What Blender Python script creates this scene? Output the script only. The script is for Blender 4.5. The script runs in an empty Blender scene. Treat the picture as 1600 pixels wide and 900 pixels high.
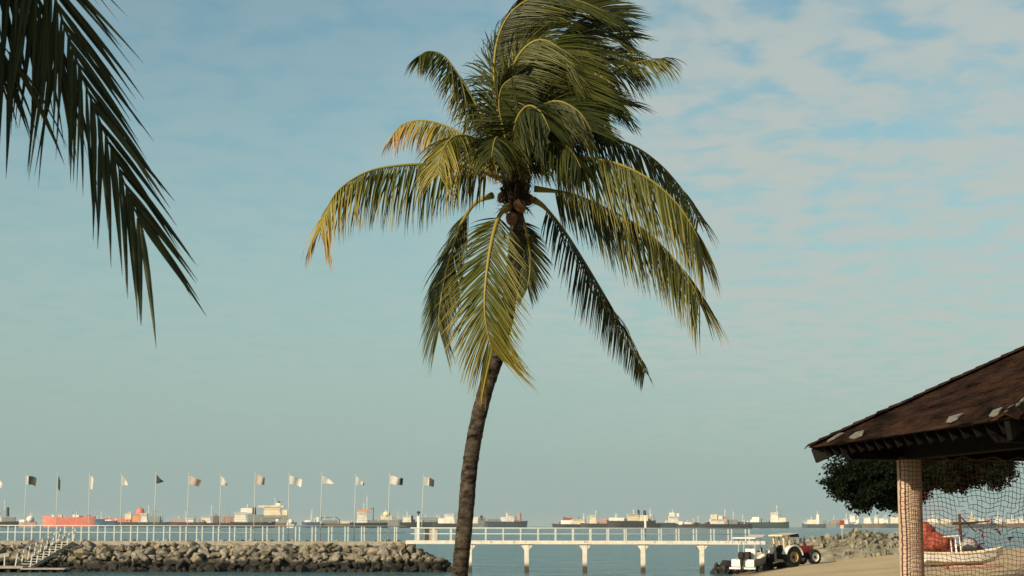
import bpy, math, random
from mathutils import Vector, Matrix
rnd = random.Random(7)
R = math.radians
scene = bpy.context.scene
C = scene.collection

# ------------------------------------------------------------------ camera
FPX = 2667.0                      # focal length in photo pixels (60 mm on 36 mm)
CAM = Vector((0, 0, 3.4))
PITCH = math.atan((822 - 450) / FPX)
ROLL = R(0.1)
cd = bpy.data.cameras.new('camera')
cd.lens = 60; cd.sensor_width = 36; cd.clip_start = 0.1; cd.clip_end = 90000
cd.dof.use_dof = True; cd.dof.focus_distance = 31; cd.dof.aperture_fstop = 7.1
cam = bpy.data.objects.new('camera', cd); C.objects.link(cam)
_m = Matrix.Rotation(math.pi/2 + PITCH, 3, 'X') @ Matrix.Rotation(ROLL, 3, 'Z')
cam.matrix_world = Matrix.Translation(CAM) @ _m.to_4x4()
scene.camera = cam
def P(px, py, Y):
    """world point on the ray of a photo pixel at world distance Y"""
    d = _m @ Vector(((px - 800)/FPX, -(py - 450)/FPX, -1.0))
    return CAM + d * (Y / d.y)

# ------------------------------------------------------------------ world, sun, exposure
SUN_AZ, SUN_EL = R(225), R(21)
w = bpy.data.worlds.new('World'); scene.world = w; w.use_nodes = True
nt = w.node_tree; N = nt.nodes; L = nt.links; N.clear()
def nd(t, **kw):
    n = N.new(t)
    for k, v in kw.items(): setattr(n, k, v)
    return n
sky = nd('ShaderNodeTexSky', sky_type='NISHITA', sun_disc=False, sun_elevation=SUN_EL, sun_rotation=SUN_AZ,
         air_density=1.0, dust_density=0.8, ozone_density=0.6, altitude=0)
tint = nd('ShaderNodeMix', data_type='RGBA', blend_type='MULTIPLY'); tint.inputs[0].default_value = 1
tint.inputs[7].default_value = (0.97, 1.21, 1.06, 1)
L.new(sky.outputs[0], tint.inputs[6])
tc = nd('ShaderNodeTexCoord'); sep = nd('ShaderNodeSeparateXYZ'); L.new(tc.outputs['Generated'], sep.inputs[0])
def mth(op, a, b=None, c=None, clamp=False):
    n = nd('ShaderNodeMath', operation=op); n.use_clamp = clamp
    for i, v in enumerate((a, b, c)):
        if v is None: continue
        if isinstance(v, (int, float)): n.inputs[i].default_value = v
        else: L.new(v, n.inputs[i])
    return n.outputs[0]
zz = mth('MAXIMUM', mth('ADD', sep.outputs[2], 0.06), 0.03)
cx = mth('DIVIDE', sep.outputs[0], zz); cy = mth('DIVIDE', sep.outputs[1], zz)
cmb = nd('ShaderNodeCombineXYZ'); L.new(cx, cmb.inputs[0]); L.new(cy, cmb.inputs[1])
def cl_noise(scale, detail, rough, off, dist=0.0):
    mp = nd('ShaderNodeMapping'); mp.inputs['Scale'].default_value = scale; mp.inputs['Location'].default_value = off
    mp.inputs['Rotation'].default_value = (0, 0, R(8))
    L.new(cmb.outputs[0], mp.inputs[0])
    n = nd('ShaderNodeTexNoise'); n.inputs['Scale'].default_value = 1; n.inputs['Detail'].default_value = detail
    n.inputs['Roughness'].default_value = rough; n.inputs['Distortion'].default_value = dist
    L.new(mp.outputs[0], n.inputs[0]); return n.outputs[0]
def ramp(v, a, b):
    n = nd('ShaderNodeMapRange', interpolation_type='SMOOTHSTEP'); n.inputs[1].default_value = a; n.inputs[2].default_value = b
    L.new(v, n.inputs[0]); return n.outputs[0]
puff = ramp(cl_noise((8.0, 6.6, 1), 3.5, 0.5, (3.1, 7.7, 0), 0.25), 0.30, 0.60)      # ripples of altocumulus
veil = ramp(cl_noise((2.4, 2.2, 1), 4, 0.5, (11.3, 2.2, 0), 0.3), 0.36, 0.72)
cover = ramp(mth('ADD', mth('MULTIPLY', sep.outputs[0], 2.2), cl_noise((0.5, 0.5, 1), 2, 0.5, (5, 1, 0))), 0.36, 0.86)
cl = mth('ADD', mth('MULTIPLY', puff, 0.72), mth('MULTIPLY', veil, 0.22))
cl = mth('MULTIPLY', cl, mth('ADD', mth('MULTIPLY', cover, 0.78), 0.22))
fade = ramp(sep.outputs[2], 0.015, 0.13)
cl = mth('MULTIPLY', cl, fade, clamp=True)
hzm = nd('ShaderNodeMix', data_type='RGBA'); L.new(tint.outputs[2], hzm.inputs[6]); hzm.inputs[7].default_value = (3.15, 4.22, 4.15, 1)   # hazy air low over the sea, all round
hf = nd('ShaderNodeMapRange', interpolation_type='SMOOTHSTEP'); L.new(sep.outputs[2], hf.inputs[0])
for i_, v_ in ((1, 0.0), (2, 0.30), (3, 0.92), (4, 0.0)): hf.inputs[i_].default_value = v_
L.new(hf.outputs[0], hzm.inputs[0])
cmix = nd('ShaderNodeMix', data_type='RGBA'); L.new(cl, cmix.inputs[0]); L.new(hzm.outputs[2], cmix.inputs[6])
cmix.inputs[7].default_value = (4.95, 5.4, 5.05, 1)
bg = nd('ShaderNodeBackground'); bg.inputs[1].default_value = 0.066; L.new(cmix.outputs[2], bg.inputs[0])
wo = nd('ShaderNodeOutputWorld'); L.new(bg.outputs[0], wo.inputs[0])

sd = bpy.data.lights.new('sun', 'SUN'); sd.energy = 4.6; sd.angle = R(0.5); sd.color = (1.0, 0.82, 0.58)
sun = bpy.data.objects.new('sun', sd); C.objects.link(sun)
TOSUN = Vector((math.sin(SUN_AZ)*math.cos(SUN_EL), math.cos(SUN_AZ)*math.cos(SUN_EL), math.sin(SUN_EL)))
sun.rotation_euler = TOSUN.to_track_quat('Z', 'Y').to_euler(); sun.location = (-20, -20, 30)
vs = scene.view_settings
vs.view_transform = 'Standard'; vs.look = 'None'; vs.gamma = 1; vs.exposure = 0.60; vs.use_curve_mapping = False

# ------------------------------------------------------------------ helpers
def tag(o, label=None, cat=None, group=None, kind=None):
    if label: o['label'] = label
    if cat: o['category'] = cat
    if group: o['group'] = group
    if kind: o['kind'] = kind
    return o
def empty(name, loc, rz=0.0):
    o = bpy.data.objects.new(name, None); C.objects.link(o); o.location = loc; o.rotation_euler = (0, 0, rz)
    o.empty_display_size = 0.2
    return o
class MB:
    def __init__(s): s.v = []; s.f = []; s.t = []; s.m = []
    def add(s, vs_, fs, tint=0.0, mi=0):
        o = len(s.v); s.v += [tuple(p) for p in vs_]
        s.f += [tuple(i + o for i in f) for f in fs]; s.m += [mi]*len(fs)
        s.t += [tint]*len(vs_) if not isinstance(tint, (list, tuple)) else list(tint)
        return s
    def box(s, lo, hi, mi=0, mat=None):
        x0, y0, z0 = lo; x1, y1, z1 = hi
        vs_ = [Vector(p) for p in ((x0,y0,z0),(x1,y0,z0),(x1,y1,z0),(x0,y1,z0),(x0,y0,z1),(x1,y0,z1),(x1,y1,z1),(x0,y1,z1))]
        if mat: vs_ = [mat @ p for p in vs_]
        return s.add(vs_, [(3,2,1,0),(4,5,6,7),(0,1,5,4),(1,2,6,5),(2,3,7,6),(3,0,4,7)], 0.0, mi)
    def beam(s, a, b, w_, h, up=Vector((0,0,1)), mi=0):
        a = Vector(a); b = Vector(b); d = (b-a).normalized()
        x = d.cross(up)
        if x.length < 1e-4: x = d.cross(Vector((0,1,0)))
        x.normalize(); z = x.cross(d)
        vs_ = []
        for p in (a, b):
            for sx, sz in ((-1,-1),(1,-1),(1,1),(-1,1)): vs_.append(p + x*(sx*w_/2) + z*(sz*h/2))
        return s.add(vs_, [(0,1,2,3),(7,6,5,4),(0,4,5,1),(1,5,6,2),(2,6,7,3),(3,7,4,0)], 0.0, mi)
    def tube(s, pts, rad, n=8, cap=True, tint=0.0, mi=0, jit=0.0):
        pts = [Vector(p) for p in pts]
        rad = rad if isinstance(rad, (list, tuple)) else [rad]*len(pts)
        vs_ = []; prev = None
        for i, p in enumerate(pts):
            d = (pts[min(i+1, len(pts)-1)] - pts[max(i-1, 0)]).normalized()
            if prev is None:
                x = d.cross(Vector((0, 0, 1)))
                if x.length < 1e-3: x = Vector((1, 0, 0))
            else: x = prev - d*prev.dot(d)
            x.normalize(); prev = x; y = d.cross(x)
            for k in range(n):
                a = 2*math.pi*k/n; r = rad[i]*(1 + (rnd.uniform(-jit, jit) if jit else 0))
                vs_.append(p + x*(math.cos(a)*r) + y*(math.sin(a)*r))
        fs = []
        for i in range(len(pts)-1):
            for k in range(n):
                fs.append((i*n+k, i*n+(k+1)%n, (i+1)*n+(k+1)%n, (i+1)*n+k))
        if cap: fs += [tuple(range(n-1, -1, -1)), tuple(range((len(pts)-1)*n, len(pts)*n))]
        return s.add(vs_, fs, tint, mi)
    def prism(s, poly, y0, y1, mi=0, mat=None):
        """polygon in xz extruded in y"""
        n = len(poly)
        vs_ = [Vector((x, y0, z)) for x, z in poly] + [Vector((x, y1, z)) for x, z in poly]
        if mat: vs_ = [mat @ p for p in vs_]
        fs = [tuple(range(n)), tuple(range(2*n-1, n-1, -1))] + [(i, i+n, (i+1)%n+n, (i+1)%n) for i in range(n)]
        return s.add(vs_, fs, 0.0, mi)
    def lathe(s, prof, n=24, mat=None, mi=0):
        """prof: (radius, along) about Y axis"""
        vs_ = []
        for r, a in prof:
            for k in range(n):
                t = 2*math.pi*k/n; p = Vector((r*math.cos(t), a, r*math.sin(t)))
                vs_.append(mat @ p if mat else p)
        fs = []
        for i in range(len(prof)-1):
            for k in range(n): fs.append((i*n+k, (i+1)*n+k, (i+1)*n+(k+1)%n, i*n+(k+1)%n))
        return s.add(vs_, fs, 0.0, mi)
    def mesh(s, name, mats, smooth=False):
        me = bpy.data.meshes.new(name); me.from_pydata(s.v, [], s.f)
        for m in (mats if isinstance(mats, (list, tuple)) else [mats]): me.materials.append(m)
        if any(s.m): me.polygons.foreach_set('material_index', s.m)
        if any(s.t):
            a = me.attributes.new('tint', 'FLOAT', 'POINT'); a.data.foreach_set('value', s.t)
        if smooth: me.polygons.foreach_set('use_smooth', [True]*len(me.polygons))
        me.update(); return me
    def build(s, name, mats, parent=None, smooth=False, bevel=0.0, local=True):
        """world-space verts if local is False: shifted into the parent's frame"""
        me = s.mesh(name, mats, smooth)
        o = bpy.data.objects.new(name, me); C.objects.link(o)
        if parent is not None:
            o.parent = parent
            if not local:
                inv = root_matrix(parent).inverted()
                me.transform(inv)
        if bevel:
            b = o.modifiers.new('bevel', 'BEVEL'); b.width = bevel; b.segments = 2; b.limit_method = 'ANGLE'
        return o
def root_matrix(o):
    m = Matrix.LocRotScale(o.location, o.rotation_euler, o.scale)
    return root_matrix(o.parent) @ m if o.parent else m
def link_copy(src, parent, loc, rot=(0,0,0), scl=(1,1,1)):
    o = src.copy(); C.objects.link(o); o.parent = parent; o.location = loc; o.rotation_euler = rot; o.scale = scl
    return o
def obj_from(me, name, parent, loc, rot=(0,0,0), scl=(1,1,1)):
    o = bpy.data.objects.new(name, me); C.objects.link(o); o.parent = parent
    o.location = loc; o.rotation_euler = rot; o.scale = scl
    return o
def smooth_path(pts, n):
    """Catmull-Rom through pts, resampled to n+1 points of equal arc length"""
    pts = [Vector(p) for p in pts]; q = [2*pts[0]-pts[1]] + pts + [2*pts[-1]-pts[-2]]
    fine = []
    for i in range(1, len(q)-2):
        for k in range(16):
            t = k/16
            fine.append(0.5*((2*q[i]) + (q[i+1]-q[i-1])*t + (2*q[i-1]-5*q[i]+4*q[i+1]-q[i+2])*t*t + (3*q[i]-q[i-1]-3*q[i+1]+q[i+2])*t**3))
    fine.append(pts[-1])
    acc = [0]
    for a, b in zip(fine, fine[1:]): acc.append(acc[-1]+(b-a).length)
    out = []; j = 0
    for k in range(n+1):
        s_ = acc[-1]*k/n
        while j < len(acc)-2 and acc[j+1] < s_: j += 1
        u = (s_-acc[j])/max(1e-9, acc[j+1]-acc[j]); out.append(fine[j].lerp(fine[j+1], min(1, u)))
    return out, acc[-1]

# ------------------------------------------------------------------ materials
ALB = 0.70
def mat(name, col, rough=0.7, var=0.25, scale=4.0, bump=0.0, bscale=None, metal=0.0, spec=0.4, col2=None, objrand=0.0, detail=6, coord='Object', stretch=None):
    k_ = ALB if max(col) < .7 else .82
    col = tuple(c*k_ for c in col); col2 = tuple(c*k_ for c in col2) if col2 else None
    m = bpy.data.materials.new(name); m.use_nodes = True; t = m.node_tree; b = t.nodes['Principled BSDF']
    b.inputs['Roughness'].default_value = rough; b.inputs['Metallic'].default_value = metal
    b.inputs['Specular IOR Level'].default_value = spec
    tcn = t.nodes.new('ShaderNodeTexCoord'); src = tcn.outputs[coord]
    if stretch:
        mp = t.nodes.new('ShaderNodeMapping'); mp.inputs['Scale'].default_value = stretch; t.links.new(src, mp.inputs[0]); src = mp.outputs[0]
    nz = t.nodes.new('ShaderNodeTexNoise'); nz.inputs['Scale'].default_value = scale; nz.inputs['Detail'].default_value = detail
    nz.inputs['Roughness'].default_value = 0.6; t.links.new(src, nz.inputs[0])
    c2 = col2 or tuple(max(0, c*(1-var*1.6)) for c in col); c1 = tuple(min(1, c*(1+var*0.6)) for c in col)
    mr = t.nodes.new('ShaderNodeMapRange'); mr.inputs[1].default_value = 0.32; mr.inputs[2].default_value = 0.68; t.links.new(nz.outputs[0], mr.inputs[0])
    mx = t.nodes.new('ShaderNodeMix'); mx.data_type = 'RGBA'; t.links.new(mr.outputs[0], mx.inputs[0])
    mx.inputs[6].default_value = (*c2, 1); mx.inputs[7].default_value = (*c1, 1); out = mx.outputs[2]
    if objrand:
        oi = t.nodes.new('ShaderNodeObjectInfo'); hsv = t.nodes.new('ShaderNodeHueSaturation')
        r2 = t.nodes.new('ShaderNodeMapRange'); r2.inputs[3].default_value = 1-objrand; r2.inputs[4].default_value = 1+objrand*0.8
        t.links.new(oi.outputs['Random'], r2.inputs[0]); t.links.new(r2.outputs[0], hsv.inputs['Value'])
        r3 = t.nodes.new('ShaderNodeMapRange'); r3.inputs[3].default_value = 0.6; r3.inputs[4].default_value = 1.25
        ml = t.nodes.new('ShaderNodeMath'); ml.operation = 'FRACT'; mm = t.nodes.new('ShaderNodeMath'); mm.operation = 'MULTIPLY'; mm.inputs[1].default_value = 17.3
        t.links.new(oi.outputs['Random'], mm.inputs[0]); t.links.new(mm.outputs[0], ml.inputs[0]); t.links.new(ml.outputs[0], r3.inputs[0]); t.links.new(r3.outputs[0], hsv.inputs['Saturation'])
        t.links.new(out, hsv.inputs['Color']); out = hsv.outputs[0]
    t.links.new(out, b.inputs['Base Color'])
    if bump:
        n2 = t.nodes.new('ShaderNodeTexNoise'); n2.inputs['Scale'].default_value = bscale or scale*4; n2.inputs['Detail'].default_value = 6
        t.links.new(src, n2.inputs[0]); bp = t.nodes.new('ShaderNodeBump'); bp.inputs['Strength'].default_value = min(1, bump)
        bp.inputs['Distance'].default_value = 0.05*max(1, bump); t.links.new(n2.outputs[0], bp.inputs['Height']); t.links.new(bp.outputs[0], b.inputs['Normal'])
    return m
def tideline(m, z0, z1, col):
    """dark algae below the tide mark: follows world height, where the sea wets the stone"""
    t = m.node_tree; b = t.nodes['Principled BSDF']; cur = b.inputs['Base Color'].links[0].from_socket
    g = t.nodes.new('ShaderNodeNewGeometry'); s_ = t.nodes.new('ShaderNodeSeparateXYZ'); t.links.new(g.outputs['Position'], s_.inputs[0])
    nz = t.nodes.new('ShaderNodeTexNoise'); nz.inputs['Scale'].default_value = 0.9; nz.inputs['Detail'].default_value = 4; t.links.new(g.outputs['Position'], nz.inputs[0])
    ma = t.nodes.new('ShaderNodeMath'); ma.operation = 'MULTIPLY_ADD'; ma.inputs[1].default_value = -0.9; t.links.new(nz.outputs[0], ma.inputs[0]); t.links.new(s_.outputs[2], ma.inputs[2])
    mr = t.nodes.new('ShaderNodeMapRange'); mr.interpolation_type = 'SMOOTHSTEP'; mr.inputs[1].default_value = z0-0.45; mr.inputs[2].default_value = z1-0.45; t.links.new(ma.outputs[0], mr.inputs[0])
    mx = t.nodes.new('ShaderNodeMix'); mx.data_type = 'RGBA'; mx.inputs[6].default_value = (*col, 1)
    t.links.new(mr.outputs[0], mx.inputs[0]); t.links.new(cur, mx.inputs[7]); t.links.new(mx.outputs[2], b.inputs['Base Color'])
    return m
def leafmat(name, green, yellow, brown, trans=0.3, rough=0.45):
    m = bpy.data.materials.new(name); m.use_nodes = True; t = m.node_tree; b = t.nodes['Principled BSDF']
    green, yellow, brown = [tuple(c*.72 for c in q_) for q_ in (green, yellow, brown)]
    b.inputs['Roughness'].default_value = rough; b.inputs['Specular IOR Level'].default_value = 0.18 if rough < .6 else 0.06
    at = t.nodes.new('ShaderNodeAttribute'); at.attribute_name = 'tint'
    cr = t.nodes.new('ShaderNodeValToRGB'); e = cr.color_ramp.elements
    e[0].position = 0; e[0].color = (*green, 1); e[1].position = 0.55; e[1].color = (*yellow, 1)
    x = cr.color_ramp.elements.new(1.0); x.color = (*brown, 1)
    x = cr.color_ramp.elements.new(0.26); x.color = (*[g_*.62 + y_*.38*(.78, 1.0, .8)[i_] for i_, (g_, y_) in enumerate(zip(green, yellow))], 1)
    t.links.new(at.outputs['Fac'], cr.inputs[0]); t.links.new(cr.outputs[0], b.inputs['Base Color'])
    tr = t.nodes.new('ShaderNodeBsdfTranslucent'); t.links.new(cr.outputs[0], tr.inputs[0])
    ms = t.nodes.new('ShaderNodeMixShader'); ms.inputs[0].default_value = trans
    t.links.new(b.outputs[0], ms.inputs[1]); t.links.new(tr.outputs[0], ms.inputs[2])
    t.links.new(ms.outputs[0], t.nodes['Material Output'].inputs[0])
    return m
M = {}
M['leaf'] = leafmat('palm_leaf', (0.014, 0.023, 0.007), (0.33, 0.275, 0.055), (0.48, 0.29, 0.12), 0.15, 0.42)
M['tree_leaf'] = leafmat('broad_leaf', (0.005, 0.010, 0.0035), (0.011, 0.018, 0.006), (0.02, 0.018, 0.007), 0.05, 0.75)
M['bark'] = mat('palm_bark', (0.10, 0.082, 0.063), 0.92, 0.7, 5, 1.0, 26, spec=.1, stretch=(1, 1, 2.2))
M['wood_dark'] = mat('dark_bark', (0.05, 0.04, 0.03), 0.9, 0.4, 5, 0.6)
M['fibre'] = mat('husk_fibre', (0.045, 0.025, 0.015), 0.95, 0.5, 18, 0.8, 60)
M['coconut'] = mat('coconut_husk', (0.17, 0.08, 0.028), 0.6, 0.4, 5, 0.3, 30)
M['rock'] = tideline(mat('granite_boulder', (0.32, 0.277, 0.20), 0.88, 0.30, 1.6, 0.9, 7, objrand=0.30), 0.62, 0.98, (0.018, 0.016, 0.012))
M['core'] = tideline(mat('rubble_core', (0.17, 0.15, 0.11), 0.95, 0.4, 2, 0.8, 6), 0.35, 1.0, (0.02, 0.018, 0.014))
M['rock_dark'] = mat('wet_shaded_rock', (0.026, 0.024, 0.021), 0.6, 0.4, 2, 0.8, 8)  # dark from wetness and from shade put into the colour
M['scrub_rock'] = mat('weathered_rock', (0.33, 0.31, 0.235), 0.9, 0.3, 1.5, 0.9, 7, objrand=0.2)
M['concrete'] = mat('concrete', (0.42, 0.39, 0.33), 0.85, 0.2, 3, 0.3)
M['pier_white'] = tideline(mat('painted_concrete', (0.72, 0.67, 0.58), 0.7, 0.12, 2.2, 0.2, 12), 0.3, 0.85, (0.045, 0.04, 0.03))
M['rust'] = mat('rust_stain', (0.30, 0.14, 0.06), 0.9, 0.4, 9)
M['rail'] = mat('rail_paint', (0.62, 0.66, 0.62), 0.55, 0.12, 5)
M['white'] = mat('white_paint', (0.78, 0.75, 0.69), 0.5, 0.08, 3)
M['cream'] = mat('cream_paint', (0.70, 0.58, 0.38), 0.55, 0.12, 3)
M['beige'] = mat('beige_panel', (0.62, 0.54, 0.40), 0.8, 0.2, 4)
M['black'] = mat('black_rubber', (0.012, 0.012, 0.012), 0.75, 0.3, 6)
M['darkmetal'] = mat('dark_metal', (0.03, 0.03, 0.032), 0.5, 0.3, 6, metal=0.3)
M['red'] = mat('red_paint', (0.34, 0.035, 0.03), 0.4, 0.2, 4)
M['hullgrey'] = mat('grey_hull', (0.23, 0.225, 0.205), 0.45, 0.15, 3)
M['yellow'] = mat('yellow_rim', (0.50, 0.34, 0.12), 0.6, 0.25, 6)
M['glass'] = mat('smoky_glass', (0.05, 0.06, 0.06), 0.1, 0.1, 3, spec=0.6)
M['flag_white'] = mat('pale_cloth', (0.62, 0.60, 0.56), 0.9, 0.08, 6)
M['flag_pink'] = mat('pinkish_cloth', (0.50, 0.42, 0.38), 0.9, 0.1, 6)
M['flag_dark'] = mat('dark_cloth', (0.045, 0.055, 0.05), 0.9, 0.2, 6)
M['pole'] = mat('flagpole_paint', (0.60, 0.62, 0.58), 0.5, 0.05, 3)
M['shingle'] = mat('brown_shingle', (0.056, 0.027, 0.016), 0.95, 0.65, 1.2, 0.7, 30, spec=0.06, stretch=(3, 1, 1))
M['shingle_pale'] = mat('bleached_shingle', (0.21, 0.20, 0.165), 0.9, 0.3, 9)
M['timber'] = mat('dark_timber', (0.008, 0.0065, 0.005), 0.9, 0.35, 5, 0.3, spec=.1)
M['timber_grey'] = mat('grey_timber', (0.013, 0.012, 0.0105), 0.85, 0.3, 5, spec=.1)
M['post'] = mat('cream_column', (0.58, 0.45, 0.34), 0.8, 0.16, 3, 0.25, 20)
M['net'] = mat('orange_net', (0.14, 0.035, 0.022), 0.7, 0.25, 5)
M['net_dark'] = mat('net_cord', (0.06, 0.03, 0.02), 0.8, 0.25, 5)
M['orange'] = mat('orange_plastic', (0.44, 0.085, 0.04), 0.7, 0.45, 7, 0.9, 12)
M['grey'] = mat('grey_plastic', (0.42, 0.42, 0.40), 0.6, 0.15, 5)
M['blue'] = mat('blue_cover', (0.04, 0.06, 0.12), 0.7, 0.2, 5)
M['pinkpole'] = mat('faded_pole', (0.52, 0.27, 0.22), 0.7, 0.2, 6)
def shipmat(n, c): M[n] = mat(n, c, 0.6, 0.14, 0.12, detail=5)
for n_, c_ in dict(ship_white=(0.84,0.80,0.72), ship_cream=(0.76,0.66,0.48), ship_black=(0.022,0.024,0.024), ship_teal=(0.02,0.05,0.055), ship_coral=(0.74,0.20,0.13),
                   ship_blue=(0.035,0.10,0.19), ship_grey=(0.27,0.29,0.27), ship_pink=(0.50,0.30,0.26), ship_brown=(0.17,0.12,0.09), ship_red=(0.36,0.06,0.05),
                   ship_green=(0.02,0.05,0.047), ship_navy=(0.045,0.07,0.09), ship_orange=(0.70,0.30,0.16), ship_pane=(0.03,0.04,0.045)).items(): shipmat(n_, c_)

# ------------------------------------------------------------------ setting: land, sea
LAND = [(-400,66),(-60,70),(-8,76),(4,84),(11,102),(14.8,117),(16.2,126),(18.5,138),(24,150),(60,150),(400,156),(400,-260),(-400,-260)]
def sdist(x, y):
    best = 1e9; ins = False; n = len(LAND)
    for i in range(n):
        x0, y0 = LAND[i]; x1, y1 = LAND[(i+1)%n]
        dx, dy = x1-x0, y1-y0; t = max(0, min(1, ((x-x0)*dx+(y-y0)*dy)/(dx*dx+dy*dy)))
        best = min(best, (x-x0-t*dx)**2 + (y-y0-t*dy)**2)
        if (y0 > y) != (y1 > y) and x < (x1-x0)*(y-y0)/(y1-y0)+x0: ins = not ins
    d = math.sqrt(best); return d if ins else -d
def sstep(a, b, x):
    t = max(0, min(1, (x-a)/(b-a))); return t*t*(3-2*t)
def ground(x, y):
    s = sdist(x, y)
    if s <= 0: return max(-3.0, 0.12*s)
    pl = 1.8 + 0.6*sstep(7, 15, x)*sstep(15, 40, y)
    z = pl*math.tanh(0.118*s/pl)
    return z + 0.04*math.sin(x*0.9+y*0.31)*math.sin(y*0.7-x*0.2)*min(1, s/4)
def axis(segs):
    out = []
    for a, b, st in segs:
        v = a
        while v < b - 1e-6: out.append(v); v += st
    out.append(segs[-1][1]); return out
gx = axis([(-400,-60,20),(-60,-8,4),(-8,46,0.75),(46,80,3),(80,400,20)])
gy = axis([(-260,-20,20),(-20,40,3),(40,158,0.8),(158,200,6)])
mb = MB(); mb.v = [(x, y, ground(x, y)) for y in gy for x in gx]; mb.t = [0]*len(mb.v)
nx = len(gx)
mb.f = [(j*nx+i, j*nx+i+1, (j+1)*nx+i+1, (j+1)*nx+i) for j in range(len(gy)-1) for i in range(nx-1)]; mb.m = [0]*len(mb.f)
ms = mat('beach_sand', (0.60, 0.475, 0.29), 0.95, 0.14, 0.35, 0.9, 2.6, spec=0.15)
tideline(ms, 0.05, 0.34, (0.17, 0.125, 0.08))
tag(mb.build('sand_beach', ms, smooth=True), kind='structure')

def water_material():
    m = bpy.data.materials.new('sea_water'); m.use_nodes = True; t = m.node_tree; b = t.nodes['Principled BSDF']
    b.inputs['Base Color'].default_value = (0.018, 0.080, 0.092, 1); b.inputs['Roughness'].default_value = 0.14
    b.inputs['IOR'].default_value = 1.33; b.inputs['Specular IOR Level'].default_value = 0.5
    g = t.nodes.new('ShaderNodeNewGeometry')
    hs = []
    for sc, amp, st in ((0.13, 1.6, (1, .8, 1)), (0.5, 1.0, (1, .9, 1)), (1.8, 0.35, (1, 1, 1))):
        mp = t.nodes.new('ShaderNodeMapping'); mp.inputs['Scale'].default_value = st; t.links.new(g.outputs['Position'], mp.inputs[0])
        n = t.nodes.new('ShaderNodeTexNoise'); n.inputs['Scale'].default_value = sc; n.inputs['Detail'].default_value = 3; t.links.new(mp.outputs[0], n.inputs[0])
        k = t.nodes.new('ShaderNodeMath'); k.operation = 'MULTIPLY'; k.inputs[1].default_value = amp; t.links.new(n.outputs[0], k.inputs[0]); hs.append(k.outputs[0])
    s1 = t.nodes.new('ShaderNodeMath'); t.links.new(hs[0], s1.inputs[0]); t.links.new(hs[1], s1.inputs[1])
    s2 = t.nodes.new('ShaderNodeMath'); t.links.new(s1.outputs[0], s2.inputs[0]); t.links.new(hs[2], s2.inputs[1])
    bp = t.nodes.new('ShaderNodeBump'); bp.inputs['Strength'].default_value = 1; bp.inputs['Distance'].default_value = 0.9
    t.links.new(s2.outputs[0], bp.inputs['Height']); t.links.new(bp.outputs[0], b.inputs['Normal'])
    return m
mb = MB(); S = 20000
mb.add([(-S,-S,0),(S,-S,0),(S,S,0),(-S,S,0)], [(0,1,2,3)])
tag(mb.build('sea', water_material()), kind='structure')

# ------------------------------------------------------------------ boulders
def boulder_mesh(seed, m, k=1.0):
    import bmesh
    r = random.Random(seed); bm = bmesh.new(); a_, c_ = r.uniform(1.0, 1.4), r.uniform(.7, .95)
    for _ in range(17):                                   # broken quarry stone: hull of a few points
        d = Vector((r.gauss(0,1), r.gauss(0,1), r.gauss(0,1))).normalized(); e = max(abs(d.x), abs(d.y), abs(d.z))
        d = d*(1-.45) + d/e*.45; bm.verts.new((d.x*a_*r.uniform(.85, 1.02), d.y*r.uniform(.85, 1.02), d.z*c_*r.uniform(.85, 1.02)))
    h = bmesh.ops.convex_hull(bm, input=bm.verts[:])
    bmesh.ops.delete(bm, geom=[g for g in h['geom_interior'] if isinstance(g, bmesh.types.BMVert)], context='VERTS')
    bmesh.ops.recalc_face_normals(bm, faces=bm.faces)
    me = bpy.data.meshes.new('boulder'); bm.to_mesh(me); bm.free(); me.materials.append(m); return me
BM = [boulder_mesh(i, M['rock']) for i in range(10)]
BS = [boulder_mesh(40+i, M['scrub_rock']) for i in range(8)]
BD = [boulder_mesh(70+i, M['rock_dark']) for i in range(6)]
rot = lambda: (rnd.uniform(0, 6.3), rnd.uniform(0, 6.3), rnd.uniform(0, 6.3))

# breakwater: trapezoid mound along x with a rounded head at its right end
BX0, BX1, BY0, BZ = -58.0, -8.2, 128.8, 2.15       # crest from BX0 to BX1, toe at y = BY0
def mound_core(x0, x1, toe, cy0, cy1, z, head):
    mb = MB(); prof = []
    xs = [x0 + (x1-x0)*i/30 for i in range(31)]; rings = []
    for x in xs: rings.append([(x, toe, -1.2), (x, toe+0.5, -0.1), (x, cy0, z), (x, cy1, z), (x, cy1+3.6, -0.1), (x, cy1+5, -1.2)])
    for k in range(1, 7):
        a = k/6
        rings.append([(x1+head*a*1.15, toe+(cy0-toe)*a*.7, -1.2), (x1+head*a, toe+0.5+(cy0-toe)*a*.6, -0.1-a*.1), (x1+head*a*.95, cy0, z-(z+.2)*a**1.1),
                      (x1+head*a*.95, cy1, z-(z+.2)*a**1.1), (x1+head*a, cy1+3.6-2*a, -0.1-a*.1), (x1+head*a*1.1, cy1+5-2*a, -1.2)])
    for r_ in rings: mb.v += r_
    mb.t = [0]*len(mb.v); n = len(rings)
    mb.f = [(i*6+k, (i+1)*6+k, (i+1)*6+k+1, i*6+k+1) for i in range(n-1) for k in range(5)]; mb.m = [0]*len(mb.f)
    return mb
bw = empty('rock_breakwater', (-24, 131, 0)); tag(bw, 'long grey boulder breakwater under the white railing, dark at the waterline', 'breakwater')
mound_core(BX0, BX1, BY0+.4, BY0+3.2, BY0+6.4, BZ-.25, 4.2).build('rubble_core', M['core'], bw, local=False)
wk = MB().box((BX0, BY0+3.3, BZ-.3), (BX1+.2, BY0+6.2, BZ+.06)); wk.build('walkway', M['concrete'], bw, local=False)
spots = []; tries = 0
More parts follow.
